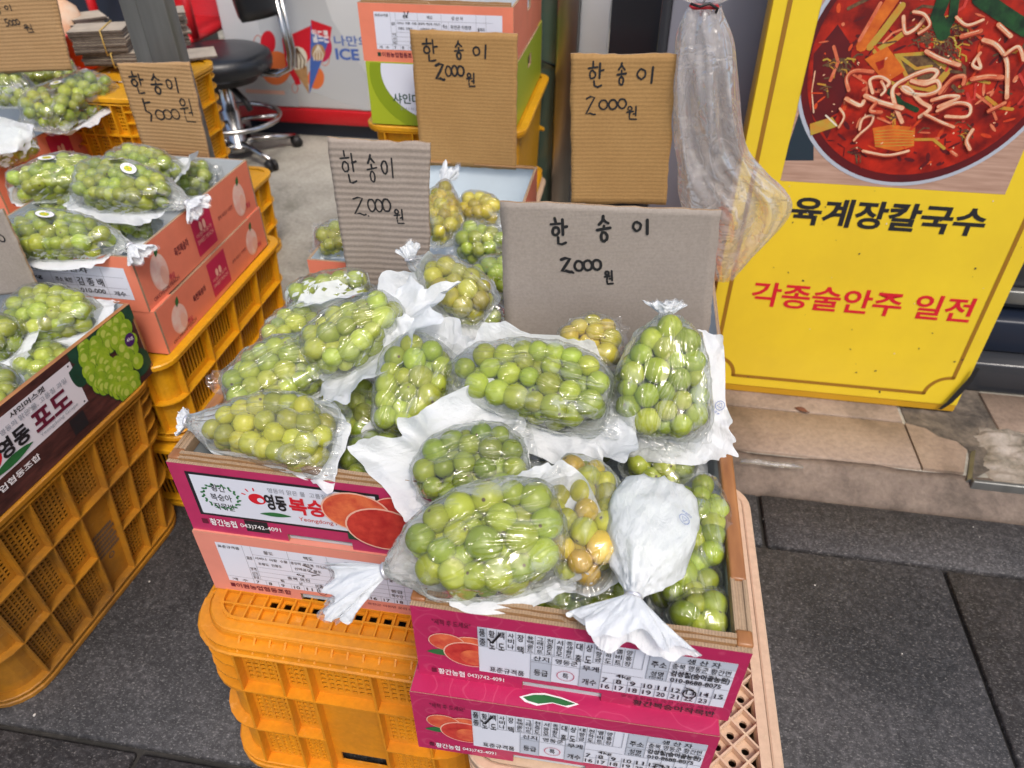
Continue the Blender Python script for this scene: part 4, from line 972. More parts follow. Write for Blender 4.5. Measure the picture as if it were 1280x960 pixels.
def form(A, u0, v0, u1, v1, header=True, names=True, big=None):
    """the growers' white form: grid, headings, numbers"""
    k = M['black']; g = M['printblue'] if False else M['printgrey']
    fu = lambda x: u0 + (u1 - u0) * x
    fv = lambda y: v0 + (v1 - v0) * y
    A.rect(u0, v0, u1, v1, M['label'], 0)
    lines(A, g, 1, [(fu(.17), fu(.93), fv(.80)), (fu(.17), fu(.93), fv(.48)), (fu(.13), fu(.93), fv(.36)), (fu(.13), fu(.93), fv(.24)), (fu(0), fu(1), fv(.14))],
          [(fu(.13), fv(.14), fv(1)), (fu(.17), fv(.14), fv(1)), (fu(.345), fv(.48), fv(1)), (fu(.53), fv(.14), fv(1)), (fu(.585), fv(.36), fv(.8)), (fu(.80), fv(.14), fv(1)), (fu(.875), fv(.14), fv(1))] + [(fu(.13 + i * .0625), fv(0), fv(.14)) for i in range(14)], .0005)
    T = lambda s, a, b, c, d, m=k: A.text(s, fu(a), fv(b), fu(c), fv(d), m, 2, .008)
    T('표준규격품', .01, .88, .115, .95); T('품종', .136, .66, .164, .74); T('황도', .23, .85, .275, .94); T('백도', .42, .85, .465, .94); T('생 산 자', .61, .85, .70, .94)
    T('사비나  미황  수황', .178, .69, .335, .76); T('조황도  진황도', .185, .55, .30, .62); T('몽유택  백도복  마도카', .35, .69, .52, .76); T('선택골드  황도', .36, .55, .49, .62)
    T('무게', .136, .38, .164, .46); T('산지', .136, .26, .164, .34); T('등급', .136, .16, .164, .235); T('4kg', .36, .385, .40, .46); T('충북 옥천', .31, .265, .42, .345)
    T('특', .27, .155, .29, .23); T('상', .36, .155, .38, .23); T('보통', .44, .155, .48, .23); T('개  수', .02, .03, .10, .10)
    for i in range(14): T(str(7 + i), .142 + .0625 * i, .03, .142 + .0625 * i + (.016 if i < 3 else .03), .105)
    T('주소', .54, .62, .575, .72); T('옥천군 이원면', .60, .62, .76, .72); T('성명', .54, .42, .575, .52); T('출하자', .81, .58, .865, .68); T('등급', .81, .30, .865, .38); T('특수강', .81, .18, .865, .26)
    return fu, fv
LB2 = carton('salmon carton with a white form on its front, under the dull pink peach carton', W2 - .008, D2, H2 - .002, 'coral2', (-.3345, .519 + D2 / 2, .3345), front_lip=False, notch=(.40, .62, .13), lid=True)
A = face(LB2, W2 - .008, D2, H2 - .002)
fu, fv = form(A, .085, .20, .985, .87)
A.stroke([(fu(.41), fv(.72)), (fu(.45), fv(.66)), (fu(.43), fv(.58)), (fu(.48), fv(.52)), (fu(.44), fv(.47))], .0018, M['ink'], 4)
A.stroke([(fu(.47 + .022 * math.cos(R(a))), fv(.07 + .10 * math.sin(R(a)))) for a in range(0, 360, 24)], .0009, M['ink'], 4, True)
A.rect(.085, .09, .105, .155, M['maroon'], 1); A.text('이원농업협동조합', .11, .08, .36, .165, M['maroon'], 1, .02); A.text('옥천군 이원면 문의 043)730', .70, .10, .95, .15, M['maroon'], 1)
A.build('printed_form', LB2)

# cartons behind: open one lined in blue white, coral one behind the grey board
MBX = carton('open carton with blue white lining behind the grey corrugated price card', .325, .46, .118, 'coral', (-.345, 1.0 + .23, .452), inner='linerblue', front_lip=False, hands=True)
mb = MB(); mb.cbox(-.158, -.02, .212, .2225, .1185, .123, .001, 0, 1); mb.cbox(.03, .158, .212, .2225, .1185, .123, .001, 0, 1); mb.build('raw_flap', M['kraft'], MBX)
carton('plain coral carton under the open carton lined in blue white', .325, .46, .118, 'coral', (-.345, 1.0 + .23, .3335), front_lip=False, lid=True)
BR = carton('coral carton behind the big flat grey price card, next to the yellow sign', .312, .42, .118, 'coral', (.0015, .845 + .21, .452), front_lip=False, hands=True)
mb = MB(); mb.box(-.150, .150, .19, .2052, .1183, .121); mb.build('raw_flap', M['kraft'], BR)
carton('coral carton on the orange crate behind the bright pink cartons', .312, .42, .118, 'coral', (.0015, .845 + .21, .3335), front_lip=False, lid=True)

# the stack far back: coral carton with a form on a lime green carton
CBX = carton('coral carton with a white form, topmost of the stack in front of the white freezer', .316, .44, .110, 'coral', (-.403, 1.53 + .22, .747), front_lip=True)
A = face(CBX, .316, .44, .110); fu, fv = form(A, .10, .22, .93, .86)
A.stroke([(fu(.245), fv(1.02)), (fu(.258), fv(.88)), (fu(.278), fv(1.03))], .002, M['ink'], 4); A.rect(.10, .10, .122, .17, M['leafdark'], 1); A.text('이원농업협동조합', .13, .09, .36, .18, M['maroon'], 1, .02)
A.build('printed_form', CBX)
GBX = carton('lime green and white grape carton in the back under the coral one with a form', .316, .44, .127, 'lime', (-.400, 1.528 + .22, .6185), front_lip=False, lid=True)
A = face(GBX, .316, .44, .127); A.clip = (.004, .004, .996, .996)
A.ell(.62, .80, .60, 1.02, M['olive'], 0, 60); A.ell(.66, .86, .56, .86, M['label'], 1, 60)
A.text('샤인머스켓', .165, .36, .49, .53, M['leafdark'], 2, .02); A.text('S H I N E  M U S C A T', .215, .26, .52, .305, M['printgrey'], 2)
A.build('printed_front', GBX)

# left stack: coral cartons with pale peaches on the long side
def peach_side(t, W, D, H, text=True):
    A = face(t, W, D, H, 'right')
    for (u, rot) in ((.135, 0), (.845, 0)):
        v = .44
        A.ell(u, v, .058, .33, M['rimlight'], 0, 30); A.ell(u, v + .01, .054, .31, M['peachpale'], 1, 30); A.ell(u + .022, v - .10, .024, .17, M['rimlight'], 2, 20)
        leaf_art(A, u + .004, v + .27, .020, .006, R(62), M['leaf'], 3)
        A.text('햇살', u + .045, v - .28, u + .085, v - .16, M['crimson'], 1, .01)
    A.rect(.42, .10, .585, .92, M['crimson'], 0)
    A.text('SWEET PEACH', .435, .30, .57, .38, M['rimlight'], 1); A.ell(.485, .58, .012, .09, M['rimlight'], 1, 16); A.ell(.515, .58, .012, .09, M['rimlight'], 1, 16); A.text('이원복숭아', .437, .42, .568, .50, M['rimlight'], 1)
    A.text('옥천복숭아', .04 + .22, .44, .37, .60, M['maroon'], 1, .02); A.text('충북 옥천군 이원면', .63, .40, .77, .48, M['maroon'], 1)
    A.text('OKCHEON PEACH', .05, .08, .24, .15, M['maroon'], 1)
    A.build('printed_side', t)
C1X = carton('upper coral peach carton of the left stack holding three bags with stickers', .315, .44, .108, 'coral', (-.9575, .955 + .22, .464), front_lip=False)
peach_side(C1X, .315, .44, .108)
A = face(C1X, .315, .44, .108); A.rect(.10, .22, .94, .80, M['label'], 0)
lines(A, M['printgrey'], 1, [(.12, .92, .62), (.12, .92, .42), (.3, .92, .30)], [(.30, .24, .78), (.48, .24, .78), (.62, .24, .6), (.80, .24, .78)])
for s, a, b, c, d in (('품종', .16, .66, .24, .75), ('생산자', .55, .66, .72, .75), ('산지', .16, .47, .24, .57), ('김 종 배', .63, .43, .79, .58), ('010-000', .63, .30, .78, .38), ('4kg', .34, .47, .42, .57), ('등급 특 상 보통', .32, .65, .47, .74), ('무게', .16, .28, .24, .37), ('개수', .83, .28, .9, .37), ('주소 옥천', .50, .46, .60, .55)): A.text(s, a, b, c, d, M['black'], 2, .015)
A.build('printed_form', C1X)
C1B = carton('lower coral peach carton of the left stack, on the yellow crate', .315, .44, .09, 'coral', (-.952, .955 + .22, .3735), rz=R(.6), front_lip=False, lid=True)
peach_side(C1B, .315, .44, .09)
C2X = carton('far left coral peach carton behind the other coral ones', .46, .44, .116, 'coral', (-1.57, 1.29 + .22, .455), front_lip=False)
peach_side(C2X, .46, .44, .116)
carton('plain coral carton under the far left one', .46, .44, .112, 'coral', (-1.57, 1.29 + .22, .342), front_lip=False, lid=True)

# dark wood patterned grape carton on the weathered crate; its long side faces the gap
GW, GD, GH = .33, .445, .142
GB = carton('dark wood patterned grape carton with a big green grape picture on the weathered crate', GW, GD, GH, 'brownprint', (-.987, .713, .3615), rz=R(-5), front_lip=False, hands=False, side_t=.008, edge='kraftrim')
A = face(GB, GW, GD, GH, 'right'); A.clip = (.002, .004, .998, .998)
fvv = lambda v: .345 + (v - .10) * .84
A.rect(.02, fvv(.10), .665, fvv(.76), M['labelwarm'], 0)
for (u, v) in ((.04, .14), (.65, .14), (.04, .72), (.65, .72)): A.ell(u, fvv(v), .004, .012, M['black'], 1, 8)
A.ell(.255, fvv(.40), .050, .15, M['red'], 1); A.ell(.272, fvv(.39), .017, .052, M['labelwarm'], 2)
for a0 in (150, 115, 85): A.stroke([(.255 + .062 * math.cos(R(a0)), fvv(.41) + .062 * GD / GH * math.sin(R(a0))), (.255 + .077 * math.cos(R(a0)), fvv(.41) + .077 * GD / GH * math.sin(R(a0)))], .0028, M['red'], 1)
A.text('영동', .295, fvv(.26), .42, fvv(.52), M['black'], 3, .035); A.text('포도', .44, fvv(.25), .605, fvv(.52), M['maroon'], 3, .035)
leaf_art(A, .235, fvv(.165), .080, .0085, R(3), M['leaf'], 2)
A.text('샤인머스켓', .385, fvv(.66), .535, fvv(.74), M['black'], 3, .02); A.text('영동의 맑은 물, 고품질 과일', .33, fvv(.55), .62, fvv(.63), M['printgrey'], 3, .008); A.text('Yeongdong Grape', .445, fvv(.155), .62, fvv(.22), M['printgrey'], 3)
A.rect(.56, .10, .63, .31, M['black'], .3); A.text('추풍령농업협동조합', .10, .20, .41, .285, M['whiteink'], 2, .02)
for (u, v, l_, w_, ro) in ((.74, .62, .05, .026, 150), (.90, .80, .06, .03, 30), (.88, .30, .06, .03, -20), (.80, .88, .05, .025, 90), (.74, .86, .04, .02, 140)): leaf_art(A, u, v, l_, w_, R(ro), M['leafdark'], .5)
rr = random.Random(5)
for q in range(70):
    v = .97 - .93 * (q / 69); wd = .12 * (1 - .5 * abs(v - .6)); u = .835 + rr.uniform(-wd, wd) * (1 if v > .25 else .55); r_ = rr.uniform(.0125, .0155)
    A.ell(u, v, r_ / GD, r_ * 1.12 / GH, M['leafdark'], 1.5 + q * .03, 18); A.ell(u, v + .006, r_ * .95 / GD, r_ * 1.07 / GH, M['grapeprint'], 1.515 + q * .03, 20); A.ell(u - .006, v + .03, r_ * .42 / GD, r_ * .5 / GH, M['grapelight'], 1.53 + q * .03, 12)
A.ell(.935, .62, .026, .085, M['purple'], 5); A.text('4kg', .918, .595, .952, .655, M['whiteink'], 6, .01)
A.build('printed_side', GB)

# ------------------------------------------------------------------ price cards
def price_card(label, quad, board, glyphs, tilt_v=Vector((0, 1, .1)), th=.004, wobble=.0028):
    """quad: lower left, lower right, upper right, upper left in the world; writing laid out on the board"""
    q = [Vector(p) for p in quad]
    base = (q[0] + q[1]) / 2
    t = thing('price_card', label, 'price card', base, 0, 'handwritten price cards')
    U = (q[1] - q[0]); W = U.length; U = U.normalized(); V = ((q[3] - q[0]) + (q[2] - q[1])) / 2; V = (V - U * V.dot(U)); H = V.length; V = V.normalized(); N = U.cross(V)
    fr = Matrix((U, V, N)).transposed().to_4x4()
    hold = t; t.matrix_world = Matrix.Translation(base) @ fr
    # board in its own frame: x across, y up, z to the viewer; the texture bands run across so the mesh uses local z = up
    nx, ny = 24, 24; mb = MB()
    loc = []
    rr = random.Random(int(W * 1e5))
    ph = rr.random() * 9
    def edge(i, j):
        u, v = i / nx, j / ny
        p = (q[0] * (1 - u) + q[1] * u) * (1 - v) + (q[3] * (1 - u) + q[2] * u) * v - base
        x, y = p.dot(U), p.dot(V)
        if i in (0, nx) or j in (0, ny):
            d = (noise.noise(Vector((u * 7 + ph, v * 7, ph))) + .5 * noise.noise(Vector((u * 31 + ph, v * 31, ph)))) * wobble; x += d; y += d * .8
        z = .0015 * math.sin(u * 3.1 + ph) + .001 * noise.noise(Vector((u * 3, v * 3, ph)))
        return x, y, z
    n1 = nx + 1
    for dz in (0, -th):
        for j in range(ny + 1):
            for i in range(nx + 1):
                x, y, z = edge(i, j); mb.v.append((x, y, z + dz))
    K = n1 * (ny + 1)
    for j in range(ny):
        for i in range(nx):
            a = j * n1 + i
            mb.f.append([a, a + 1, a + n1 + 1, a + n1]); mb.m.append(0); mb.sm.append(True)
            mb.f.append([K + a, K + a + n1, K + a + n1 + 1, K + a + 1]); mb.m.append(0); mb.sm.append(True)
    bd = [i for i in range(nx)] + [nx + j * n1 for j in range(ny)] + [ny * n1 + nx - i for i in range(nx)] + [(ny - j) * n1 for j in range(ny)]
    for k in range(len(bd)):
        a, b = bd[k], bd[(k + 1) % len(bd)]; mb.f.append([a, K + a, K + b, b]); mb.m.append(1); mb.sm.append(False)
    mb.build('card_board', [M[board], M['kraftedge']], t)
    # handwriting hugs the slightly bowed board
    A = Art((-W / 2, 0, 0), (1, 0, 0), (0, 1, 0), 1, 1, .00025)
    for (g, u, v, w, h, pen) in glyphs: hand(A, g, u * W, v * H, w * W, h * H, pen)
    for i, p in enumerate(A.mb.v):
        u = (p[0] + W / 2) / W; v = p[1] / H
        A.mb.v[i] = (p[0], p[1], p[2] + .0015 * math.sin(u * 3.1 + ph) + .001 * noise.noise(Vector((u * 3, v * 3, ph))) + .0004)
    A.build('handwriting', t)
    return t
def quad_y(pts, y0, z0, tilt): return [at_y(px, py, y0, z0, tilt) for px, py in pts]
# corners in order lower left, lower right, upper right, upper left
price_card('big flat grey price card reading 2000 won, in the middle above the front carton', quad_y([(632, 436), (884, 436), (901, 263), (625, 252)], .815, .57, 2), 'cardflat',
           [('han', .275, .765, .085, .175, .0036), ('song', .485, .775, .07, .165, .0036), ('i', .645, .80, .085, .125, .0036), ('2', .315, .575, .05, .10, .0038), ('dot', .362, .57, .02, .02, .003), ('0', .378, .578, .042, .085, .0032), ('0', .42, .58, .042, .085, .0032), ('0', .462, .583, .042, .085, .0032), ('won', .515, .485, .042, .095, .0026)])
price_card('greyish corrugated price card reading 2000 won, at the back of the dull pink carton', quad_y([(436, 362), (536, 368), (537, 180), (408, 172)], .945, .57, 3), 'cardgrey',
           [('han', .14, .74, .20, .20, .0026), ('song', .43, .75, .13, .17, .0026), ('i', .60, .75, .16, .17, .0026), ('2', .22, .535, .14, .12, .0026), ('dot', .37, .53, .03, .02, .002), ('0', .39, .555, .09, .10, .0024), ('0', .475, .555, .09, .10, .0024), ('0', .56, .56, .10, .10, .0024), ('won', .68, .485, .12, .10, .0022)])
price_card('tan price card reading 2000 won, hiding half of the lime green carton', quad_y([(526, 206), (645, 212), (647, 42), (512, 37)], 1.445, .575, 2), 'cardbrown',
           [('han', .10, .79, .16, .16, .0034), ('song', .41, .81, .10, .13, .0034), ('i', .59, .80, .16, .13, .0034), ('2', .22, .66, .09, .12, .0044), ('0', .32, .685, .06, .09, .0034), ('0', .38, .69, .06, .09, .0034), ('0', .435, .69, .07, .09, .0034), ('won', .52, .62, .09, .10, .0030)])
price_card('tan price card reading 2000 won, right beside the hanging plastic bag', quad_y([(714, 254), (833, 256), (846, 68), (713, 67)], 1.255, .575, 2), 'cardbrown',
           [('han', .15, .80, .17, .16, .0032), ('song', .43, .81, .10, .14, .0032), ('i', .62, .80, .19, .14, .0032), ('2', .14, .625, .10, .12, .0034), ('0', .27, .655, .09, .075, .0032), ('0', .365, .655, .085, .075, .0032), ('0', .455, .66, .085, .075, .0032), ('won', .54, .59, .11, .09, .0026)])
price_card('brown price card reading 5000 won, leaning at the back of the left coral carton', quad_y([(182, 192), (262, 199), (236, 78), (146, 79)], 1.405, .57, 0), 'cardbrown2',
           [('han', .09, .67, .22, .23, .0034), ('song', .38, .68, .20, .21, .0034), ('i', .62, .68, .20, .21, .0034), ('5v', .17, .38, .15, .24, .0036), ('0', .34, .40, .14, .13, .0030), ('0', .46, .41, .13, .13, .0030), ('0', .58, .42, .13, .13, .0030), ('won', .73, .40, .21, .26, .0028)])
price_card('brown price card reading 5000 won, at the upper left edge behind the bagged grapes', quad_y([(-66, 94), (90, 88), (64, -30), (-118, -40)], 1.56, .57, 3), 'cardbrown2',
           [('han', .46, .595, .07, .10, .0024), ('song', .60, .60, .05, .095, .0024), ('i', .68, .61, .06, .08, .0024), ('5', .635, .47, .035, .08, .0022), ('0', .667, .477, .03, .062, .0022), ('0', .695, .48, .03, .062, .0022), ('0', .722, .483, .03, .062, .0022), ('won', .765, .40, .07, .085, .0022)])
price_card('grey price card cut off by the left edge, beside the stickered grape bags', quad_y([(-70, 375), (50, 366), (2, 262), (-120, 268)], .90, .5, 0), 'cardflat',
           [('0', .93, .62, .06, .10, .0024)])

# ------------------------------------------------------------------ bags of grapes
_ico = None
def grape_meshes():
    out = []
    for k in range(3):
        bm = bmesh.new(); bmesh.ops.create_icosphere(bm, subdivisions=3, radius=1)
        for v in bm.verts:
            n = noise.noise(v.co * 1.3 + Vector((k * 5, 0, 0))) * .035
            v.co = v.co * (1 + n); v.co.z *= 1.0 + .07 * k
            d = max(0, v.co.z - .88 * (1 + .07 * k)); v.co.z -= d * .55
        me = bpy.data.meshes.new('grape'); bm.to_mesh(me); bm.free()
        me.polygons.foreach_set('use_smooth', [True] * len(me.polygons)); me.materials.append(M['grape']); out.append(me)
    return out
GRAPES = grape_meshes()
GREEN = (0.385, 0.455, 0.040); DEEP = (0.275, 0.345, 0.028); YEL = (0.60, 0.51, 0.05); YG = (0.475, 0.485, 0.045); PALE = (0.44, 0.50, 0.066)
GROUP_BAG = 'bags of green grapes'
def pack(L_, W_, H_, r0, rng, dens=.60, tp=0.0, sg=1):
    a, b, c = L_ / 2, W_ / 2, H_ / 2
    n = int(dens * L_ * W_ * H_ * .70 / (4.19 * r0 ** 3)); n = max(9, min(n, 80))
    rad = rng.uniform(.80, 1.12, n) * r0
    e0, e1 = max(a - r0, .004), max(b - r0, .004); ez = max(c - r0, .002)
    P = rng.uniform(-1, 1, (n, 3)) * np.array([e0, e1, ez])
    for it in range(160):
        D = P[:, None] - P[None]; d = np.linalg.norm(D, axis=2) + 1e-9; ov = (rad[:, None] + rad[None]) * .97 - d; np.fill_diagonal(ov, 0)
        ov = np.clip(ov, 0, None); P = P + (D / d[:, :, None] * ov[:, :, None] * .30).sum(1)
        yf = 1 - tp * (.5 + .5 * sg * np.clip(P[:, 0] / e0, -1, 1)); e1y = np.clip(b * yf - r0, .004, None)
        q = (np.abs(P[:, 0] / e0) ** 2.6 + np.abs(P[:, 1] / e1y) ** 2.6) ** (1 / 2.6); s = np.where(q > 1, 1 / q, 1)
        P[:, :2] *= (1 - .6 * (1 - s))[:, None]
        zl = ez * np.sqrt(np.clip(1 - .55 * np.clip(q, 0, 1) ** 2.5, .1, 1)); P[:, 2] = np.where(np.abs(P[:, 2]) > zl, np.sign(P[:, 2]) * (zl + (np.abs(P[:, 2]) - zl) * .4), P[:, 2])
    return P, rad
bag_no = 0
def grape_bag(label, p0, p1, W_, H_, color, facing=(0, -.35, 1), tail=None, tail_dir=None, tail_len=.06, tail_w=.045, r=.0135, flip=False, flap=None, fringe=.009,
              back_level=-.22, sticker=None, mark=None, dens=.74, film='film', neck=.024, mix=None, L_extra=0.0, foil=False, back_cut=-.13):
    """p0,p1 ends of the bunch in the world; the clear front looks along facing, the white back is behind"""
    global bag_no
    bag_no += 1; rng = np.random.default_rng(100 + bag_no); rr = random.Random(bag_no)
    p0, p1 = Vector(p0), Vector(p1); ax = (p1 - p0); L_ = ax.length + L_extra; ax.normalize()
    up = Vector(facing); up = (up - ax * up.dot(ax)).normalized()
    if flip: up = -up
    sd_ = up.cross(ax)
    base = (p0 + p1) / 2
    t = thing('grape_bag', label, 'grapes', base, 0, GROUP_BAG)
    t.matrix_world = Matrix.Translation(base) @ Matrix((ax, sd_, up)).transposed().to_4x4()
    sg = (tail if tail else rr.choice((-1, 1))); tp = rr.uniform(.18, .50) if not flip else .2; bend = rr.uniform(-.10, .10) * W_
    P, rad = pack(L_, W_ * (1 + tp * .22), H_, r, rng, dens, tp, sg)
    P[:, 1] += bend * (P[:, 0] / (L_ / 2)) ** 2
    for k in range(len(P)):
        o = bpy.data.objects.new('grape', GRAPES[k % 3]); COL.objects.link(o); o.parent = t
        o.location = P[k]; o.scale = (rad[k],) * 3; o.rotation_euler = (rr.uniform(0, 6), rr.uniform(0, 6), rr.uniform(0, 6))
        c = color if not mix or rr.random() > mix[1] else mix[0]
        o.color = (*c, 1)
    # stems running through the bunch
    mb = MB(); mb.tube([(-L_ * .42, 0, 0), (-L_ * .1, .003, .006), (L_ * .2, -.002, .004), (L_ * .42, 0, 0)], .0022, 6)
    for k in range(0, len(P), 2):
        x = max(-L_ * .4, min(L_ * .4, P[k][0] * .8)); mb.tube([(x, 0, .004), tuple(P[k] * .55 + np.array([x, 0, .004]) * .45 + np.array([0, 0, .004])), tuple(P[k])], .0011, 5)
    mb.build('grape_stem', M['stem'], t)
    # outline of the flat seal
    lv = back_level * H_
    def outline(a, off=0.0):
        c, s_ = math.cos(a), math.sin(a); e = 2 / 4.2
        w = .002 + .006 * noise.noise(Vector((c * 2, s_ * 2, bag_no * 3.1)))
        x = (L_ / 2 + w + off) * abs(c) ** e * (1 if c > 0 else -1); y = (W_ / 2 + w + off) * abs(s_) ** e * (1 if s_ > 0 else -1)
        y = y * (1 + tp * .22) * (1 - tp * (.5 + .5 * sg * max(-1, min(1, x / (L_ / 2))))) + bend * (x / (L_ / 2)) ** 2
        return x, y
    neck_x = (tail or 0) * (L_ / 2 + neck)
    bm = bmesh.new()
    ico = bmesh.new(); bmesh.ops.create_icosphere(ico, subdivisions=2, radius=1); dirs = [v.co.copy() for v in ico.verts]; ico.free()
    hull = np.array([list(Vector(P[k]) + d * (rad[k] * 1.10 + .0012)) for k in range(len(P)) for d in dirs])
    for p in hull: bm.verts.new(p)
    NR = 72
    for k in range(NR):
        x, y = outline(2 * math.pi * k / NR); bm.verts.new((x, y, lv + .002 * noise.noise(Vector((x * 60, y * 60, bag_no)))))
    if tail:
        for k in range(8): bm.verts.new((neck_x, .006 * math.cos(k * .785), lv + .006 * math.sin(k * .785)))
    res = bmesh.ops.convex_hull(bm, input=list(bm.verts), use_existing_faces=False)
    dead = [g for g in res['geom_interior'] if isinstance(g, bmesh.types.BMVert)] + [g for g in res['geom_unused'] if isinstance(g, bmesh.types.BMVert)]
    bmesh.ops.delete(bm, geom=list(set(dead)), context='VERTS')
    loose = [v for v in bm.verts if not v.link_faces]
    if loose: bmesh.ops.delete(bm, geom=loose, context='VERTS')
    bm.normal_update()
    # long hull edges are cut so that the film can crease
    for _ in range(3):
        le = [e for e in bm.edges if e.calc_length() > .0075]
        if not le: break
        bmesh.ops.subdivide_edges(bm, edges=le, cuts=1, use_grid_fill=False)
        bmesh.ops.triangulate(bm, faces=bm.faces[:])
    bm.normal_update()
    for v in bm.verts:
        c = v.co
        n = noise.noise(Vector((c.x * 38, c.y * 85, c.z * 60 + bag_no * 3)))
        n2 = 1 - min(1, abs(noise.noise(Vector((c.x * 26 + bag_no, c.y * 60 + 7, c.z * 40)))) * 4.5)
        n3 = 1 - min(1, abs(noise.noise(Vector((c.x * 45, c.y * 45 + bag_no, c.z * 45)))) * 4.5)
        k = 0
        if tail:      # gathers run to the neck
            kk = c.x * tail / (L_ / 2 + neck)
            if kk > .35: k = (kk - .35) * math.sin(13 * math.atan2(c.z - lv, c.y) + bag_no) * .0034
        v.co += v.normal * (n * .0012 + n2 * .0020 + n3 * .0014 + k)
    bm.normal_update()
    def part(sel, name, mat):
        b2 = bm.copy(); b2.faces.ensure_lookup_table()
        kill = [f for f in b2.faces if not sel(f)]
        bmesh.ops.delete(b2, geom=kill, context='FACES')
        me = bpy.data.meshes.new(name); b2.to_mesh(me); b2.free(); me.materials.append(M[mat])
        me.polygons.foreach_set('use_smooth', [True] * len(me.polygons))
        o = bpy.data.objects.new(name, me); COL.objects.link(o); o.parent = t; return o
    isb = lambda f: f.normal.z < back_cut + .24 * noise.noise(f.calc_center_median() * 24 + Vector((bag_no, 0, 0)))
    part(lambda f: not isb(f), 'clear_front', film)
    part(isb, 'white_back', 'white')
    tree = BVHTree.FromBMesh(bm)
    # the white back stands out past the bunch: narrow and crumpled, wide where a flap is given (angle, spread, width)
    mb = MB(); N2 = 170; rows_ = 8
    for k in range(N2):
        a = 2 * math.pi * k / N2; x, y = outline(a)
        lift = 0.0; w = fringe * (.3 + 1.5 * abs(noise.noise(Vector((math.cos(a) * 1.7, math.sin(a) * 1.7, bag_no * 7.7)))))
        if flap:
            for (fa, fs, fw, *lf) in flap:
                d = abs((a - R(fa) + math.pi) % (2 * math.pi) - math.pi)
                if d < R(fs): w += fw * math.cos(d / R(fs) * math.pi / 2) ** .5 * (1 + .55 * noise.noise(Vector((math.cos(a) * 5, math.sin(a) * 5, bag_no * 2.3)))); lift = max(lift, (lf[0] if lf else 0) * math.cos(d / R(fs) * math.pi / 2))
        if tail:
            k_ = x * tail / (L_ / 2)
            if k_ > .6: w *= max(.1, 1 - (k_ - .6) * 2.4)
        dx, dy = outline(a, .02); d = Vector((dx - x, dy - y, 0)); d = d.normalized() if d.length > 1e-6 else Vector((1, 0, 0))
        for j in range(rows_):
            s_ = j / (rows_ - 1); X, Y = x + d.x * (w * s_ - .003), y + d.y * (w * s_ - .003)
            cr = noise.noise(Vector((X * 28, Y * 28, bag_no))) * .9 + (1 - min(1, abs(noise.noise(Vector((X * 42, Y * 42, bag_no + 5)))) * 3)) * .55
            z = lv - .001 + s_ * min(w, .03) * .55 * cr - s_ * s_ * w * .30 * (lift == 0) + lift * s_ ** 1.3 + s_ * w * .25 * noise.noise(Vector((math.cos(a) * 1.5, math.sin(a) * 1.5, bag_no + 9)))
            mb.v.append((X, Y, z))
    for k in range(N2):
        for j in range(rows_ - 1):
            a = k * rows_ + j; b = ((k + 1) % N2) * rows_ + j; mb.f.append([a, b, b + 1, a + 1]); mb.m.append(0); mb.sm.append(True)
    mb.build('seal_edge', M['white'], t)
    # loose lip of clear film at the open end of the sleeve
    ea = math.pi if sg > 0 else 0.0
    lip = MB(); NL, rl = 60, 8
    for k in range(NL + 1):
        a = ea + (k / NL - .5) * 2.3; x, y = outline(a); dx, dy = outline(a, .02); d = Vector((dx - x, dy - y, 0)).normalized()
        w = (.020 + .016 * noise.noise(Vector((k * .11, bag_no, 2)))) * math.sin(math.pi * k / NL) ** .6 + .001
        for j in range(rl):
            s_ = j / (rl - 1); X, Y = x + d.x * (w * s_ - .006), y + d.y * (w * s_ - .006)
            lip.v.append((X, Y, lv + .004 + (H_ * .16 - .004) * (1 - s_) + .012 * s_ * noise.noise(Vector((X * 40, Y * 40, bag_no + 3))) + .006 * s_ * (1 - min(1, 3 * abs(noise.noise(Vector((X * 55, Y * 55, bag_no))))))))
    for k in range(NL):
        for j in range(rl - 1): a = k * rl + j; lip.f.append([a, a + 1, a + rl + 1, a + rl]); lip.m.append(0); lip.sm.append(True)
    lip.build('film_lip', M['filmlip'], t)
    ftree = BVHTree.FromPolygons([Vector(v) for v in mb.v], mb.f)
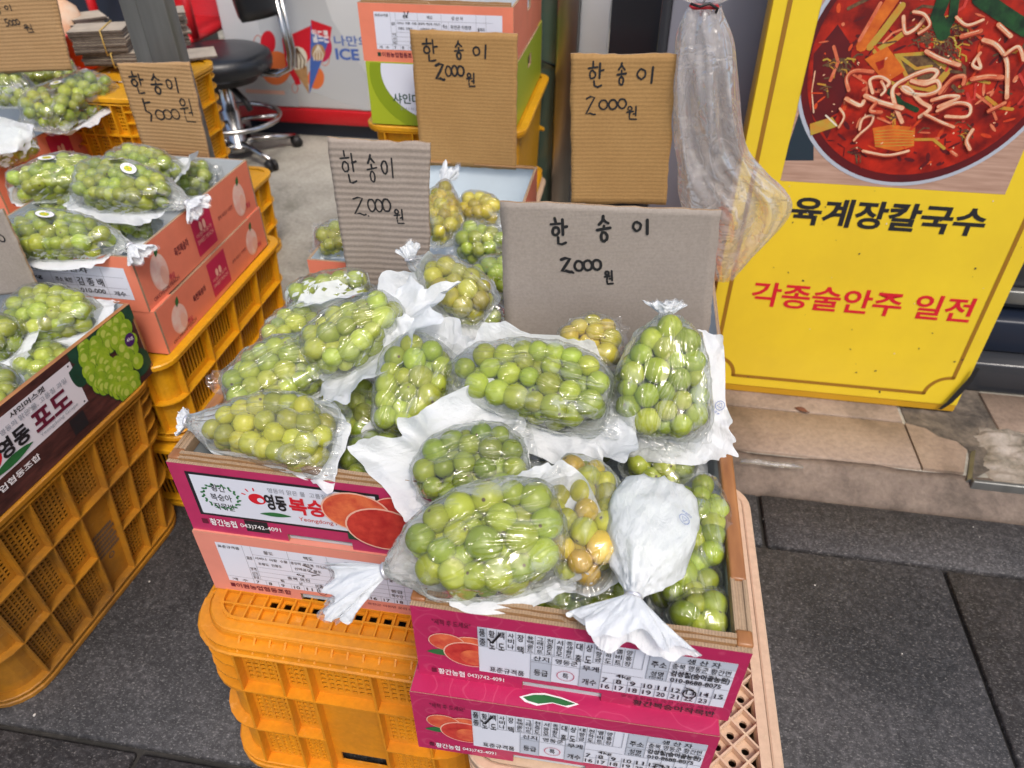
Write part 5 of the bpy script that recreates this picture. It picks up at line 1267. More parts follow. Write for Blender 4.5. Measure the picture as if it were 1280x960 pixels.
    if tail:
        # gathered neck, tie and the flaring end of the bag
        nk = Vector((neck_x, 0, lv))
        dv = Vector((tail, 0, 0))
        if tail_dir is not None:
            q = Vector(tail_dir); dv = Vector((q.dot(ax), q.dot(sd_), q.dot(up))).normalized()
        e1 = dv.cross(Vector((0, 0, 1))) if abs(dv.z) < .95 else dv.cross(Vector((0, 1, 0))); e1.normalize(); e2 = dv.cross(e1)
        for (nm, mt, a0, a1, sc) in (('gathered_tail', 'white', 0, 2 * math.pi, 1.0), ('film_tail', 'filmtail', .4, 2.7, 1.10))[:1 if flip else 2]:
            mb = MB(); na, ns = 96, 14
            for j in range(ns):
                s_ = j / (ns - 1)
                for k in range(na):
                    a = a0 + (a1 - a0) * k / (na - 1); ca, sa_ = math.cos(a), math.sin(a)
                    pl = 1 + .16 * s_ ** .5 * math.sin(5 * a + bag_no) * (1 - .5 * s_) + .5 * s_ * noise.noise(Vector((ca * 1.7, sa_ * 1.7, bag_no))) + .10 * s_ * noise.noise(Vector((ca * 4, sa_ * 4, bag_no + s_ * 2)))
                    ra = (.0050 + tail_w * s_ ** 1.1) * pl * sc; rb = (.0045 + tail_w * .16 * s_ ** 1.1) * (1 + .9 * s_ * noise.noise(Vector((ca * 3, sa_ * 3, bag_no + 2)))) * sc
                    ln = tail_len * sc * s_ * (1 + .55 * noise.noise(Vector((ca * 1.8, sa_ * 1.8, bag_no + 4))) + .05 * noise.noise(Vector((ca * 5, sa_ * 5, bag_no))))
                    cr = .004 * s_ * (1 - min(1, 3 * abs(noise.noise(Vector((ca * 3, sa_ * 6, s_ * 2 + bag_no))))))
                    p = nk + dv * ln + e1 * (ra * ca) + e2 * (rb * sa_ + cr) - up_local(up) * (s_ * s_ * tail_len * .16)
                    mb.v.append(p)
            for j in range(ns - 1):
                for k in range(na - 1):
                    a = j * na + k; mb.f.append([a, a + 1, a + na + 1, a + na]); mb.m.append(0); mb.sm.append(True)
            mb.build(nm, M[mt], t)
        mb = MB(); ring = [nk + dv * .002 + e1 * (.0068 * math.cos(R(q * 30))) + e2 * (.0062 * math.sin(R(q * 30))) for q in range(12)]
        mb.tube(ring, .0022, 6, closed=True); mb.build('tie', M['tie'], t)
    if sticker:
        for (sx, sy, srot) in sticker:
            hit = tree.ray_cast(Vector((sx * L_ / 2, sy * W_ / 2, H_ * 2)), Vector((0, 0, -1)))
            if hit[0] is None: continue
            nrm = hit[1]; nrm = nrm if nrm.z > 0 else -nrm
            U = Vector((math.cos(R(srot)), math.sin(R(srot)), 0)); U = (U - nrm * U.dot(nrm)).normalized(); V = nrm.cross(U)
            A = Art(hit[0] + nrm * .0022 - U * .0 , U, V, 1, 1, .0002)
            A.ell(0, 0, .0165, .0115, M['navyprint'], 0, 28); A.ell(0, 0, .0155, .0105, M['whiteink'], 1, 28)
            A.ell(.0, -.001, .0085, .0058, M['grapelight'], 2, 12)
            for q in range(9): A.ell(.0 + .0028 * (q % 3 - 1) * 1.5, -.001 + .0026 * (q // 3 - 1), .0022, .0022, M['yellowsign'] if q % 2 else M['grapeprint'], 3 + q * .1, 10)
            A.text('포도', -.004, .0058, .004, .0088, M['navyprint'], 3)
            A.build('sticker', t)
    if mark:
        for (sx, sy, rot, sz, kind) in mark:
            zz = -1 if flip or kind == 'back' else 1
            hit = (ftree if kind == 'flap' else tree).ray_cast(Vector((sx * L_ / 2, sy * W_ / 2, zz * H_ * 3)), Vector((0, 0, -zz)))
            if hit[0] is None: continue
            nrm = hit[1]; nrm = nrm if nrm.z * zz > 0 else -nrm
            U = Vector((math.cos(R(rot)), math.sin(R(rot)), 0)); U = (U - nrm * U.dot(nrm)).normalized(); V = nrm.cross(U)
            A = Art(hit[0] + nrm * .003, U, V, 1, 1, .0003)
            emblem(A, sz); A.build('printed_mark', t)
    bm.free()
    return t
def up_local(u): return Vector((0, 0, 1)) if u.z >= 0 else Vector((0, 0, -1))
def emblem(A, s):
    """small blue packaging mark: ringed triangle with a line of lettering"""
    b = M['printblue']
    A.stroke([(s * math.cos(R(a)), s * math.sin(R(a))) for a in range(0, 360, 30)], s * .10, b, 0, True)
    A.stroke([(s * .6 * math.cos(R(a)), s * .6 * math.sin(R(a))) for a in (90, 210, 330)], s * .14, b, 0, True)
    A.text('비닐류 PP', -s * 1.0, -s * 1.9, s * 1.0, -s * 1.3, b, 0)
Z_ = lambda px, py, z: at(px, py, z)
FC = (0, -.45, 1)

# front carton
grape_bag('bag of large green grapes over the bright pink front left corner, tail to the left', Z_(512, 700, .605), Z_(700, 655, .62), .105, .070, GREEN, FC, tail=-1, tail_dir=(-.85, -.2, -.35), tail_len=.062, tail_w=.026, r=.0145, flap=[(320, 70, .016), (20, 50, .018, .008)])
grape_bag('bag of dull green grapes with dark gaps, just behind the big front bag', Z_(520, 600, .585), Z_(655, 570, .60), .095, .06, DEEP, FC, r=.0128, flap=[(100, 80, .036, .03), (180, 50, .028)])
grape_bag('bag of yellow ripening grapes between the big front bag and the white face down bag', Z_(742, 572, .605), Z_(708, 725, .59), .088, .062, YG, FC, r=.0132, mix=((.66, .46, .05), .4))
grape_bag('white bag lying face down, its tied tail hanging over the front rim', Z_(824, 612, .610), Z_(800, 712, .605), .084, .055, GREEN, (0, -.5, 1), flip=True, tail=1, tail_dir=(-.10, -.8, -.12), tail_len=.040, tail_w=.050, r=.013, mark=[(.05, -.62, 100, .0055, 'back')], fringe=.002, back_cut=.35, back_level=.1)
grape_bag('slim bag of grapes squeezed along the right wall of the front carton', Z_(868, 600, .565), Z_(880, 720, .545), .060, .05, GREEN, FC, r=.0125)
grape_bag('bag of grapes standing tall against the right of the flat grey price card', Z_(834, 400, .695), Z_(822, 545, .60), .112, .07, GREEN, (.05, -.9, .55), tail=-1, tail_dir=(0, .1, 1), tail_len=.016, tail_w=.020, neck=.008, r=.0132, flap=[(95, 60, .022), (20, 50, .034)], mark=[(.35, 1.22, 60, .0055, 'flap')])
grape_bag('big bag of green grapes lying across the middle below the flat grey price card', Z_(572, 462, .635), Z_(762, 492, .64), .098, .068, GREEN, FC, tail=-1, tail_dir=(-1, .1, .05), tail_len=.03, tail_w=.03, r=.0138, flap=[(285, 75, .028), (350, 30, .03, .01), (120, 60, .022, .022)])
grape_bag('bag of yellow grapes half hidden behind the big bag, touching the flat grey price card', Z_(698, 432, .635), Z_(775, 428, .64), .075, .06, YEL, FC, r=.0130, mix=((.55, .42, .06), .4))
grape_bag('upright bag of grapes between the two pink cartons, below the printed white flap', Z_(540, 430, .635), Z_(490, 545, .575), .092, .06, GREEN, FC, r=.0135, flap=[(185, 70, .030, .012), (90, 60, .032, .03), (340, 40, .026)])
grape_bag('bag of grapes sunk under the tall bag at the right side of the front carton', Z_(785, 565, .555), Z_(865, 590, .55), .085, .055, GREEN, FC, r=.0128, flap=[(320, 80, .015)])
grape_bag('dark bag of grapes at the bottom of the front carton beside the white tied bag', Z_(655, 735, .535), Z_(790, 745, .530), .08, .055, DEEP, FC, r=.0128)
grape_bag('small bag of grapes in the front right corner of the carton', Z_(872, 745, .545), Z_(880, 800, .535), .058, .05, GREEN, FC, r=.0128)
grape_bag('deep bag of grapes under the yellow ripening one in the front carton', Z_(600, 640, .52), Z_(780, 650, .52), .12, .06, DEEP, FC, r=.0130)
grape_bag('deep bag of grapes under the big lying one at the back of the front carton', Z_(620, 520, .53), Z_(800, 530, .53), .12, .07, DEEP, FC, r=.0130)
# dull pink carton
grape_bag('bag of yellowish grapes lying along the front rim of the dull pink carton', Z_(258, 528, .590), Z_(418, 545, .595), .092, .058, YG, FC, tail=-1, tail_dir=(-1, 0, 0), tail_len=.014, tail_w=.012, r=.0138, flap=[(340, 35, .016)], back_level=-.05, mix=((.40, .40, .05), .4))
grape_bag('flat bag of grapes along the left rim of the dull pink carton', Z_(285, 495, .575), Z_(425, 435, .605), .098, .055, PALE, FC, r=.0132)
grape_bag('bag of grapes pointing up to the right in the middle of the dull pink carton', Z_(388, 450, .615), Z_(500, 380, .655), .085, .058, PALE, FC, r=.0132, flap=[(280, 70, .050, .045), (340, 40, .03, .02)], mark=[(.1, -1.75, 20, .0055, 'flap'), (.5, -1.6, 30, .0035, 'flap')])
grape_bag('bag standing with its white lower front towards the viewer and grapes at its top', Z_(362, 378, .585), Z_(460, 358, .595), .085, .062, PALE, (-.05, .62, .8), tail=None, r=.0132, flap=[(270, 80, .012)], back_cut=.12, mark=[(-.1, -.2, 4, .006, 'back')])
grape_bag('bag of yellow grapes sloping down to the right between the two grey price cards', Z_(530, 332, .665), Z_(608, 388, .625), .070, .055, YG, FC, r=.0126, tail=-1, tail_dir=(-.2, .2, 1), tail_len=.02, tail_w=.012, flap=[(265, 80, .055, .035), (180, 40, .03, .03)], mark=[(-.5, -1.7, 60, .006, 'flap')], mix=((.46, .42, .05), .5))
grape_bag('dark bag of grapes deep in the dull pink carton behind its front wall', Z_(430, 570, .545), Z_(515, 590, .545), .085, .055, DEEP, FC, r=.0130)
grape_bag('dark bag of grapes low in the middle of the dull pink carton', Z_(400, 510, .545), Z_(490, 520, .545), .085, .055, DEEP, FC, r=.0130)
grape_bag('pale crumpled bag of grapes between the sloping yellow bag and the flat grey card', Z_(560, 420, .59), Z_(625, 405, .585), .07, .05, GREEN, FC, r=.0126, flap=[(90, 80, .035, .03), (270, 60, .03, .01)])
# open carton with blue white lining
grape_bag('upright yellow grape bag beside the grey corrugated card in the blue white lined carton', Z_(552, 232, .575), Z_(553, 300, .57), .070, .055, YEL, FC, r=.0130, tail=-1, tail_dir=(.3, .5, 1), tail_len=.04, tail_w=.02)
grape_bag('bag of yellowish grapes in the back right of the carton with blue white lining', Z_(575, 258, .565), Z_(628, 266, .565), .065, .05, YEL, FC, r=.0130)
grape_bag('bag of green grapes in the middle of the carton with blue white lining', Z_(572, 302, .575), Z_(636, 308, .575), .075, .055, GREEN, FC, r=.0130)
grape_bag('nearest bag of green grapes in the blue white lined carton, beside the flat card', Z_(588, 345, .590), Z_(645, 352, .590), .07, .055, GREEN, FC, r=.0130)
grape_bag('bag of grapes peeping out left of the grey corrugated price card', Z_(398, 300, .575), Z_(450, 300, .575), .06, .05, YG, FC, r=.0130)
grape_bag('small bag of grapes wedged between the left rim and the white fronted bag', Z_(330, 440, .565), Z_(400, 400, .575), .085, .055, PALE, FC, r=.0130)
grape_bag('bag of grapes in the gap to the right of the white tied bag', Z_(845, 690, .54), Z_(862, 760, .535), .07, .05, GREEN, FC, r=.0128)
# coral cartons on the left
grape_bag('bag of grapes at the back of the upper coral carton with a small white sheet', Z_(135, 205, .585), Z_(222, 210, .585), .085, .06, GREEN, FC, r=.0130, flap=[(0, 60, .03, .02)])
grape_bag('bag of grapes low in the back right corner of the upper coral carton', Z_(195, 225, .545), Z_(265, 222, .545), .08, .05, DEEP, FC, r=.0130)
grape_bag('bag of grapes with a round sticker at the far left of the upper coral carton', Z_(8, 235, .595), Z_(128, 212, .60), .095, .065, GREEN, FC, r=.0130, sticker=[(.0, .35, 20)], tail=None)
grape_bag('rightmost stickered bag of grapes in the upper coral carton, white back below', Z_(98, 225, .61), Z_(215, 245, .605), .100, .068, GREEN, FC, r=.0130, sticker=[(.25, .30, -10), (-.2, .75, 0)], tail=1, tail_dir=(.8, -.3, .1), tail_len=.03, tail_w=.026, flap=[(250, 70, .022)])
grape_bag('bag of grapes with a blue edged sticker in the front of the upper coral carton', Z_(12, 290, .60), Z_(140, 300, .595), .088, .062, GREEN, FC, r=.0130, sticker=[(-.15, .35, -10)], tail=1, tail_dir=(.8, -.5, -.1), tail_len=.03, tail_w=.02, flap=[(300, 60, .016)])
grape_bag('bag of grapes under the stickered ones in the upper coral carton', Z_(60, 260, .545), Z_(190, 285, .54), .10, .06, DEEP, FC, r=.0130)
grape_bag('stickered bag of grapes on the far left coral carton under the upper price card', Z_(40, 152, .61), Z_(130, 100, .635), .145, .085, GREEN, FC, r=.0130, sticker=[(-.15, .0, 10)], flap=[(300, 60, .016)])
grape_bag('bag of grapes with a silvery gathered tail at the top left edge', Z_(-50, 92, .635), Z_(32, 112, .64), .13, .085, GREEN, FC, r=.0130, tail=1, tail_dir=(.7, -.5, .3), tail_len=.05, tail_w=.035)
grape_bag('bag with its white back up at the left edge of the far left coral carton', Z_(-40, 170, .605), Z_(36, 185, .605), .10, .065, GREEN, FC, r=.0130, flip=True, back_cut=.2)
grape_bag('bag of grapes at the back of the far left carton under the upper card', Z_(20, 100, .60), Z_(95, 88, .60), .10, .07, GREEN, FC, r=.0130)
# dark wood patterned carton
grape_bag('bag of grapes at the back of the dark wood patterned carton', Z_(12, 395, .505), Z_(118, 388, .51), .10, .062, GREEN, FC, r=.0135, flap=[(340, 70, .022)])
grape_bag('bag of grapes cut off by the left edge in the dark wood patterned carton', Z_(-50, 420, .50), Z_(18, 425, .505), .09, .062, GREEN, FC, r=.0135, flap=[(330, 60, .015)])
grape_bag('bag of grapes nearest the viewer in the dark wood patterned carton', Z_(-50, 500, .495), Z_(22, 478, .495), .085, .06, GREEN, FC, r=.0135)
grape_bag('bag of grapes sunk low along the right wall of the dark wood patterned carton', Z_(25, 470, .455), Z_(85, 440, .455), .075, .055, GREEN, FC, r=.0135)

# ------------------------------------------------------------------ the yellow noodle shop sign
SA = R(2)
SIGN = thing('sign_board', 'yellow upright noodle shop sign with a photo of red soup, standing on the shop step', 'sign', (.52, 1.43, .0535))
SIGN.rotation_euler = (-SA, 0, 0)
SW, SH = .59, 1.25
mb = MB(); mb.cbox(-SW / 2, SW / 2, .0, .055, .0, SH, .004); mb.build('sign_case', M['yellowedge'], SIGN)
mb = MB(); mb.box(-SW / 2 + .002, SW / 2 - .002, -.0025, -.0004, .022, SH - .003); mb.build('sign_face', M['yellowsign'], SIGN)
A = Art((-SW / 2, -.0026, 0), (1, 0, 0), (0, 0, 1), 1, 1, .00025)
def sp(px, py):
    p = at_y(px, py, 1.43, .0535, 2); return (p.x - .225, (p.z - .0535) / math.cos(SA))
def c7(x, y): return sp(860 + x / 3, y / 3)
rr0 = random.Random(31)
# brown border with scooped corners
b0, b1, c0, rc = .030, .556, .048, .048
for (x0, y0, x1, y1) in ((b0, c0 + rc, b0, SH - .06), (b1, c0 + rc, b1, SH - .06), (b0 + rc, c0, b1 - rc, c0)): A.stroke([(x0, y0), (x1, y1)], .0085, M['gold'], 1)
A.stroke([(b0 + rc * math.cos(R(90 - 7.5 * q)), c0 + rc * math.sin(R(90 - 7.5 * q))) for q in range(13)], .0085, M['gold'], 1)
A.stroke([(b1 - rc * math.cos(R(90 - 7.5 * q)), c0 + rc * math.sin(R(90 - 7.5 * q))) for q in range(13)], .0085, M['gold'], 1)
A.text('육계장칼국수', .118, .436, .488, .496, M['black'], 2, .03)
A.text('각종술안주 일전', .078, .240, .535, .300, M['red'], 2, .02)
for q in range(46):
    x, y, r_ = rr0.uniform(.01, .58), rr0.uniform(.03, .52), rr0.choice([.0006, .0008, .0012, .0018]); A.ell(x, y, r_ * rr0.uniform(.7, 2.2), r_, M['gum' if q % 4 else 'fleck'], 3, 7, rr0.uniform(0, 3))
# the soup photograph
PR = (.083, .525, .50, 1.10); A.clip = PR
A.rect(*PR, M['tabletop'], 0); A.poly([c7(430, 380), c7(370, 560), c7(360, 600), c7(470, 600), c7(470, 420)], M['navyprint'], 1); A.rect(.083, .86, .12, 1.1, M['tabletop'], .5)
bc = (.290, .752)
def disc(r, m, l, dy=0, sx=1.0): A.ell(bc[0], bc[1] + dy, r * sx, r, m, l, 80)
disc(.223, M['bowlrim'], 2); disc(.216, M['soupdark'], 3); disc(.205, M['soup'], 4, .004)
A.poly([c7(560, 90), c7(470, 200), c7(460, 420), c7(520, 520), c7(600, 330), c7(620, 180)], M['soupdark'], 4.5)
A.stroke([c7(475, 265), c7(463, 340), c7(470, 420)], .0022, M['noodle'], 5)
rr = random.Random(12)
def inside(u, v, r=.198): return (u - bc[0]) ** 2 + (v - bc[1]) ** 2 < r * r
for q in range(260):
    u, v = rr.uniform(.10, .5), rr.uniform(.56, .96)
    if inside(u, v): A.ell(u, v, rr.uniform(.002, .013), rr.uniform(.001, .004), M[rr.choice(['soupglow', 'soupdark', 'soupdark', 'soup', 'noodlered'])], 5 + q * .004, 9, rr.uniform(0, 3))
def ribbon(pts, w, m='noodle', l=8):
    w *= .80
    q = [Vector(c7(*p)) for p in pts]; sm = []
    for i in range(len(q) - 1):
        p0, p1, p2, p3 = q[max(i - 1, 0)], q[i], q[i + 1], q[min(i + 2, len(q) - 1)]
        for k in range(6):
            t = k / 6; sm.append(.5 * (2 * p1 + (p2 - p0) * t + (2 * p0 - 5 * p1 + 4 * p2 - p3) * t * t + (3 * p1 - p0 - 3 * p2 + p3) * t ** 3))
    sm.append(q[-1])
    A.stroke([(p.x + .0012, p.y - .0018) for p in sm], w * 1.25, M['noodleshade'], l); A.stroke(sm, w * 1.08, M['noodlered'], l + .2); A.stroke(sm, w * .86, M[m], l + .35)
    k_ = len(sm); off = [(p.x, p.y + w * .2) for p in sm[k_ // 5:-max(1, k_ // 4)]]; A.stroke(off, w * .2, M['cream' if m == 'noodle' else 'noodle'], l + .5)
# greens, meat and vegetables
for (pts, w, m, l) in (([(650, 170), (700, 90), (770, -10)], .020, 'carrot', 6), ([(680, 175), (740, 100), (800, 20)], .012, 'onion', 6.3), ([(700, 190), (770, 150), (810, 120)], .009, 'onion', 6.5), ([(640, 150), (680, 80), (720, 10)], .006, 'noodlered', 6.7), ([(600, 30), (650, 5), (700, -20)], .006, 'mince', 6),
                       ([(960, -20), (930, 60), (955, 125)], .022, 'scallion', 9), ([(1000, -20), (990, 60), (960, 110)], .014, 'scallion', 9.2), ([(1090, -10), (1170, 45), (1270, 110)], .024, 'scallion', 9), ([(745, 335), (800, 385), (855, 410)], .009, 'scallion', 7)):
    A.stroke([c7(*p) for p in pts], w, M[m], l)
for (cx, cy, n, sp_) in ((900, 130, 60, 85), (540, 240, 34, 55), (1010, 110, 24, 50), (960, 170, 20, 50), (590, 590, 14, 60), (1020, 480, 10, 40), (480, 330, 10, 40), (760, 440, 8, 20)):
    for q in range(n):
        x, y, a, d = cx + rr.gauss(0, sp_ * .55), cy + rr.gauss(0, sp_ * .35), rr.uniform(-.9, .9), rr.uniform(14, 34)
        if not inside(*c7(x + d, y + d * .5), .19) or not inside(*c7(x, y), .19): continue
        A.stroke([c7(x, y), c7(x + d * math.cos(a), y + d * math.sin(a) * .8), c7(x + 1.7 * d * math.cos(a + .5), y + 1.6 * d * math.sin(a + .5))], rr.uniform(.0012, .0034), M[rr.choice(['mince', 'mince', 'onion', 'soupdark'])], 7 + q * .01)
A.poly([c7(*p) for p in ((770, 200), (900, 190), (990, 260), (920, 345), (830, 330))], M['onion'], 6); A.poly([c7(*p) for p in ((790, 210), (890, 205), (960, 262), (905, 320), (840, 315))], M['mince'], 6.2)
A.poly([c7(*p) for p in ((660, 220), (745, 172), (812, 262), (740, 308))], M['carrot'], 7.5); A.poly([c7(*p) for p in ((700, 232), (735, 220), (732, 250), (712, 262))], M['soup'], 7.7)
A.poly([c7(*p) for p in ((455, 462), (540, 436), (562, 470), (458, 505))], M['onion'], 7); A.stroke([c7(515, 430), c7(555, 468)], .003, M['cream'], 7.2)
A.poly([c7(*p) for p in ((690, 478), (760, 465), (850, 475), (845, 545), (780, 565), (700, 548))], M['carrot'], 6); 
for q in range(6): A.stroke([c7(700, 490 + q * 11), c7(770, 484 + q * 12), c7(842, 490 + q * 10)], .0014, M['onion'], 6.2)
N_ = [([(805, 60), (812, 120), (850, 105), (885, 65)], .0075), ([(800, 455), (772, 385), (768, 325), (835, 282), (905, 258), (932, 270), (900, 302), (842, 302)], .0085), ([(835, 300), (885, 312), (930, 300), (938, 332), (890, 352), (825, 345), (800, 325), (825, 330), (870, 378), (905, 402), (865, 435)], .0085),
      ([(600, 335), (592, 290), (622, 262), (690, 266)], .007), ([(690, 345), (680, 297), (718, 285), (752, 306), (732, 330)], .007), ([(662, 355), (722, 380), (800, 402)], .010), ([(640, 482), (652, 442), (690, 430), (682, 462), (640, 500), (620, 522)], .0055),
      ([(940, 345), (985, 292), (1030, 282), (1028, 312)], .0075), ([(910, 372), (970, 356), (1012, 362), (935, 396)], .0075), ([(930, 412), (1000, 382), (1052, 392), (1042, 432), (962, 432)], .007), ([(1102, 146), (1152, 166), (1188, 220), (1192, 290), (1190, 362)], .0085),
      ([(1060, 292), (1120, 282), (1172, 286)], .009), ([(1090, 195), (1062, 238), (1092, 252), (1080, 210)], .0065), ([(1052, 555), (1040, 522), (1062, 482)], .008), ([(888, 188), (942, 216), (1012, 240)], .008), ([(1020, 132), (1092, 112)], .008), ([(1158, 88), (1204, 132)], .008),
      ([(562, 472), (582, 432), (566, 402)], .005), ([(590, 365), (640, 390), (655, 375)], .009), ([(700, 380), (680, 410), (720, 415)], .007), ([(652, 560), (742, 576), (822, 560)], .006), ([(1000, 60), (1040, 90), (1100, 70)], .006), ([(840, 40), (880, 50), (900, 90), (860, 120)], .006), ([(1120, 410), (1180, 380)], .007),
      ([(880, 420), (940, 450), (990, 470)], .006), ([(720, 300), (735, 330), (720, 350)], .006), ([(1180, 200), (1230, 170), (1250, 220)], .007), ([(980, 560), (1000, 575)], .006)]
for q in range(46):      # bits of noodle and vegetable half sunk in the broth
    x, y = rr.uniform(470, 1270), rr.uniform(-40, 600); a, d = rr.uniform(-1.2, 1.2), rr.uniform(25, 75); u, v = c7(x, y)
    if not inside(u, v, .165): continue
    b_ = rr.uniform(-1.3, 1.3); pts = [(x, y), (x + d * math.cos(a), y + d * math.sin(a)), (x + d * math.cos(a) + d * .8 * math.cos(a + b_), y + d * math.sin(a) + d * .8 * math.sin(a + b_))]
    if not all(inside(*c7(*p), .192) for p in pts): continue
    A.stroke([c7(*p) for p in pts], rr.uniform(.002, .006), M[rr.choice(['noodlered', 'soupglow', 'soupglow', 'peachred', 'onion', 'peachred', 'mince'])], 6.6 + q * .02)
for i, (p, w) in enumerate(N_): ribbon(p, w, 'noodlered' if i % 4 in (3,) else 'noodle', 8 + i * .8)
for q in range(40):
    u, v = rr.uniform(.11, .49), rr.uniform(.56, .9)
    if inside(u, v, .19): A.ell(u, v, rr.uniform(.0008, .003), rr.uniform(.0006, .0016), M['noodle'], 32 + q * .02, 8, rr.uniform(0, 3))
A.clip = None
A.build('printed_front', SIGN)
mb = MB()   # dents and specks on the sign face
for (x, y) in ((.30, .36), (.06, .36), (.42, .22), (.22, .12), (.36, .10), (.47, .33), (.1, .16)): mb.lathe([(.0001, .0012), (.0014, .0004), (.0018, 0)], 8, 0, (0, 0, 0)) if False else None
t = thing('peeling_tape', 'strip of dark tape peeling from the lower right corner of the yellow sign', 'tape', (.79, 1.424, .06))
mb = MB(); pts = [(-.012, -.003, .006), (.0, -.005, .03), (.010, -.004, .06), (.020, -.003, .095), (.024, -.003, .13)]
for i, p in enumerate(pts): w_ = .0035 + .003 * math.sin(i * .8); mb.v += [(p[0] - w_, p[1], p[2]), (p[0] + w_, p[1] - .002, p[2])]
for i in range(4): mb.f.append([2 * i, 2 * i + 1, 2 * i + 3, 2 * i + 2]); mb.m.append(0); mb.sm.append(True)
mb.build('tape_strip', M['rubber'], t)

# ------------------------------------------------------------------ clear plastic bag hanging beside the sign
HB = thing('plastic_bag', 'large milky plastic bag gathered by a red band, hanging left of the yellow sign', 'plastic bag', tuple(at_y(880, 8, 1.27)))
o0 = HB.location.copy()
rowsb = [(8, 862, 902, .008), (25, 852, 908, .018), (60, 844, 916, .028), (110, 842, 922, .034), (180, 845, 930, .036), (215, 848, 955, .036), (250, 852, 988, .034), (285, 862, 975, .026), (320, 878, 940, .018), (350, 893, 915, .006)]
mb = MB(); na = 90; sub = []
for i in range(len(rowsb) - 1):
    for k in range(5):
        f = k / 5; r0_, r1_, r2_, r3_ = rowsb[max(i - 1, 0)], rowsb[i], rowsb[i + 1], rowsb[min(i + 2, len(rowsb) - 1)]
        sub.append([.5 * (2 * r1_[j] + (r2_[j] - r0_[j]) * f + (2 * r0_[j] - 5 * r1_[j] + 4 * r2_[j] - r3_[j]) * f * f + (3 * r1_[j] - r0_[j] - 3 * r2_[j] + r3_[j]) * f ** 3) for j in range(4)])
sub.append(list(rowsb[-1]))
for i, (py, l, r_, dp) in enumerate(sub):
    pl, pr = at_y(l, py, 1.27) - o0, at_y(r_, py, 1.27) - o0
    for k in range(na):
        a = 2 * math.pi * k / na; c = .5 + .5 * math.cos(a)
        f_ = min(1, i / 12); pleat = 1 + .30 * (1 - .6 * f_) * math.sin(7 * a + i * .03) + .8 * f_ * noise.noise(Vector((math.cos(a) * 2.6, math.sin(a) * 2.6, i * .09))) + .25 * f_ * (1 - min(1, 3 * abs(noise.noise(Vector((math.cos(a) * 3, math.sin(a) * 3, i * .12 + 5))))))
        p = pr * c + pl * (1 - c)
        p = p + Vector((.006 * noise.noise(Vector((a * 2, i * .16, 2))), dp * math.sin(a) * pleat, .006 * noise.noise(Vector((a * 2, i * .13, 8)))))
        mb.v.append(p)
for i in range(len(sub) - 1):
    for k in range(na): mb.f.append([i * na + k, i * na + (k + 1) % na, (i + 1) * na + (k + 1) % na, (i + 1) * na + k]); mb.m.append(0); mb.sm.append(True)
mb.build('bag_sheet', M['bagfilm'], HB)
mb = MB()
for j in range(8):
    s_ = j / 7
    for k in range(48):
        a = 2 * math.pi * k / 48; rr_ = (.020 + .05 * s_ ** .7) * (1 + .3 * s_ * math.sin(6 * a + 1)); mb.v.append((rr_ * math.cos(a), .6 * rr_ * math.sin(a), .004 + .035 * s_ + .02 * s_ * noise.noise(Vector((math.cos(a) * 2, math.sin(a) * 2, 3)))))
for j in range(7):
    for k in range(48): mb.f.append([j * 48 + k, j * 48 + (k + 1) % 48, (j + 1) * 48 + (k + 1) % 48, (j + 1) * 48 + k]); mb.m.append(0); mb.sm.append(True)
mb.build('bag_mouth', M['bagfilm'], HB)
mb = MB(); mb.tube([(.021 * math.cos(R(q * 20)), .015 * math.sin(R(q * 20)), .001 * math.sin(q)) for q in range(18)], .0022, 6, closed=True); mb.build('tie_band', M['red'], HB)
mb = MB(); mb.tube([(-.022, -.016, .006), (-.008, -.02, .003), (.006, -.02, .008), (.02, -.014, .0), (.018, -.012, -.006)], .0022, 6); mb.tube([(.0, .012, .002), (.02, .15, .2), (.05, .365, .55)], .0015, 6); mb.build('cord', M['rubber'], HB)
# corner of a grey bag at the lower left
t = thing('plastic_bag', 'corner of a grey crumpled plastic bag at the lower left edge of the photo', 'plastic bag', tuple(at(-6, 905, .02)))
mb = MB(); n_ = 30
for j in range(n_ + 1):
    for i in range(n_ + 1):
        u, v = i / n_, j / n_
        x = -.20 + .245 * u * (1 - .55 * abs(v - .42) * 1.6); z = .005 + .30 * v
        y = .04 * math.sin(u * 6 + v * 2) * .4 - .05 * (1 - v) + .03 * noise.noise(Vector((u * 4, v * 4, 2))) + .012 * noise.noise(Vector((u * 12, v * 12, 4)))
        mb.v.append((x, y, z))
for j in range(n_):
    for i in range(n_): a = j * (n_ + 1) + i; mb.f.append([a, a + 1, a + n_ + 2, a + n_ + 1]); mb.m.append(0); mb.sm.append(True)
mb.build('bag_sheet', M['greyfilm'], t)

# ------------------------------------------------------------------ things in the shop behind
FR = thing('freezer', 'white chest freezer with ice cream pictures and a red base stripe at the back', 'freezer', (-1.0, 2.95, .046))
mb = MB(); mb.cbox(-.67, .72, 0, .65, .125, .95, .01); mb.build('freezer_body', M['whitepanel'], FR)
mb = MB(); mb.cbox(-.672, .722, -.006, .10, .062, .124, .006); mb.build('base_stripe', M['redplastic'], FR)
mb = MB(); mb.box(-.65, .70, .03, .63, 0, .061); mb.build('plinth', M['navy'], FR)
A = Art((-1.0, 2.95, .046), (1, 0, 0), (0, 0, 1), 1, 1, .0004); A.O = Vector((0, 0, 0))
def fp(x, y):   # crop of the photograph, 4 px per pixel from (240,0)
    p = at_y(240 + x / 4, y / 4, 2.95); return (p.x + 1.0, p.z - .046)
F = lambda pts: [fp(*p) for p in pts]
A.clip = (-.66, .13, .715, .94)
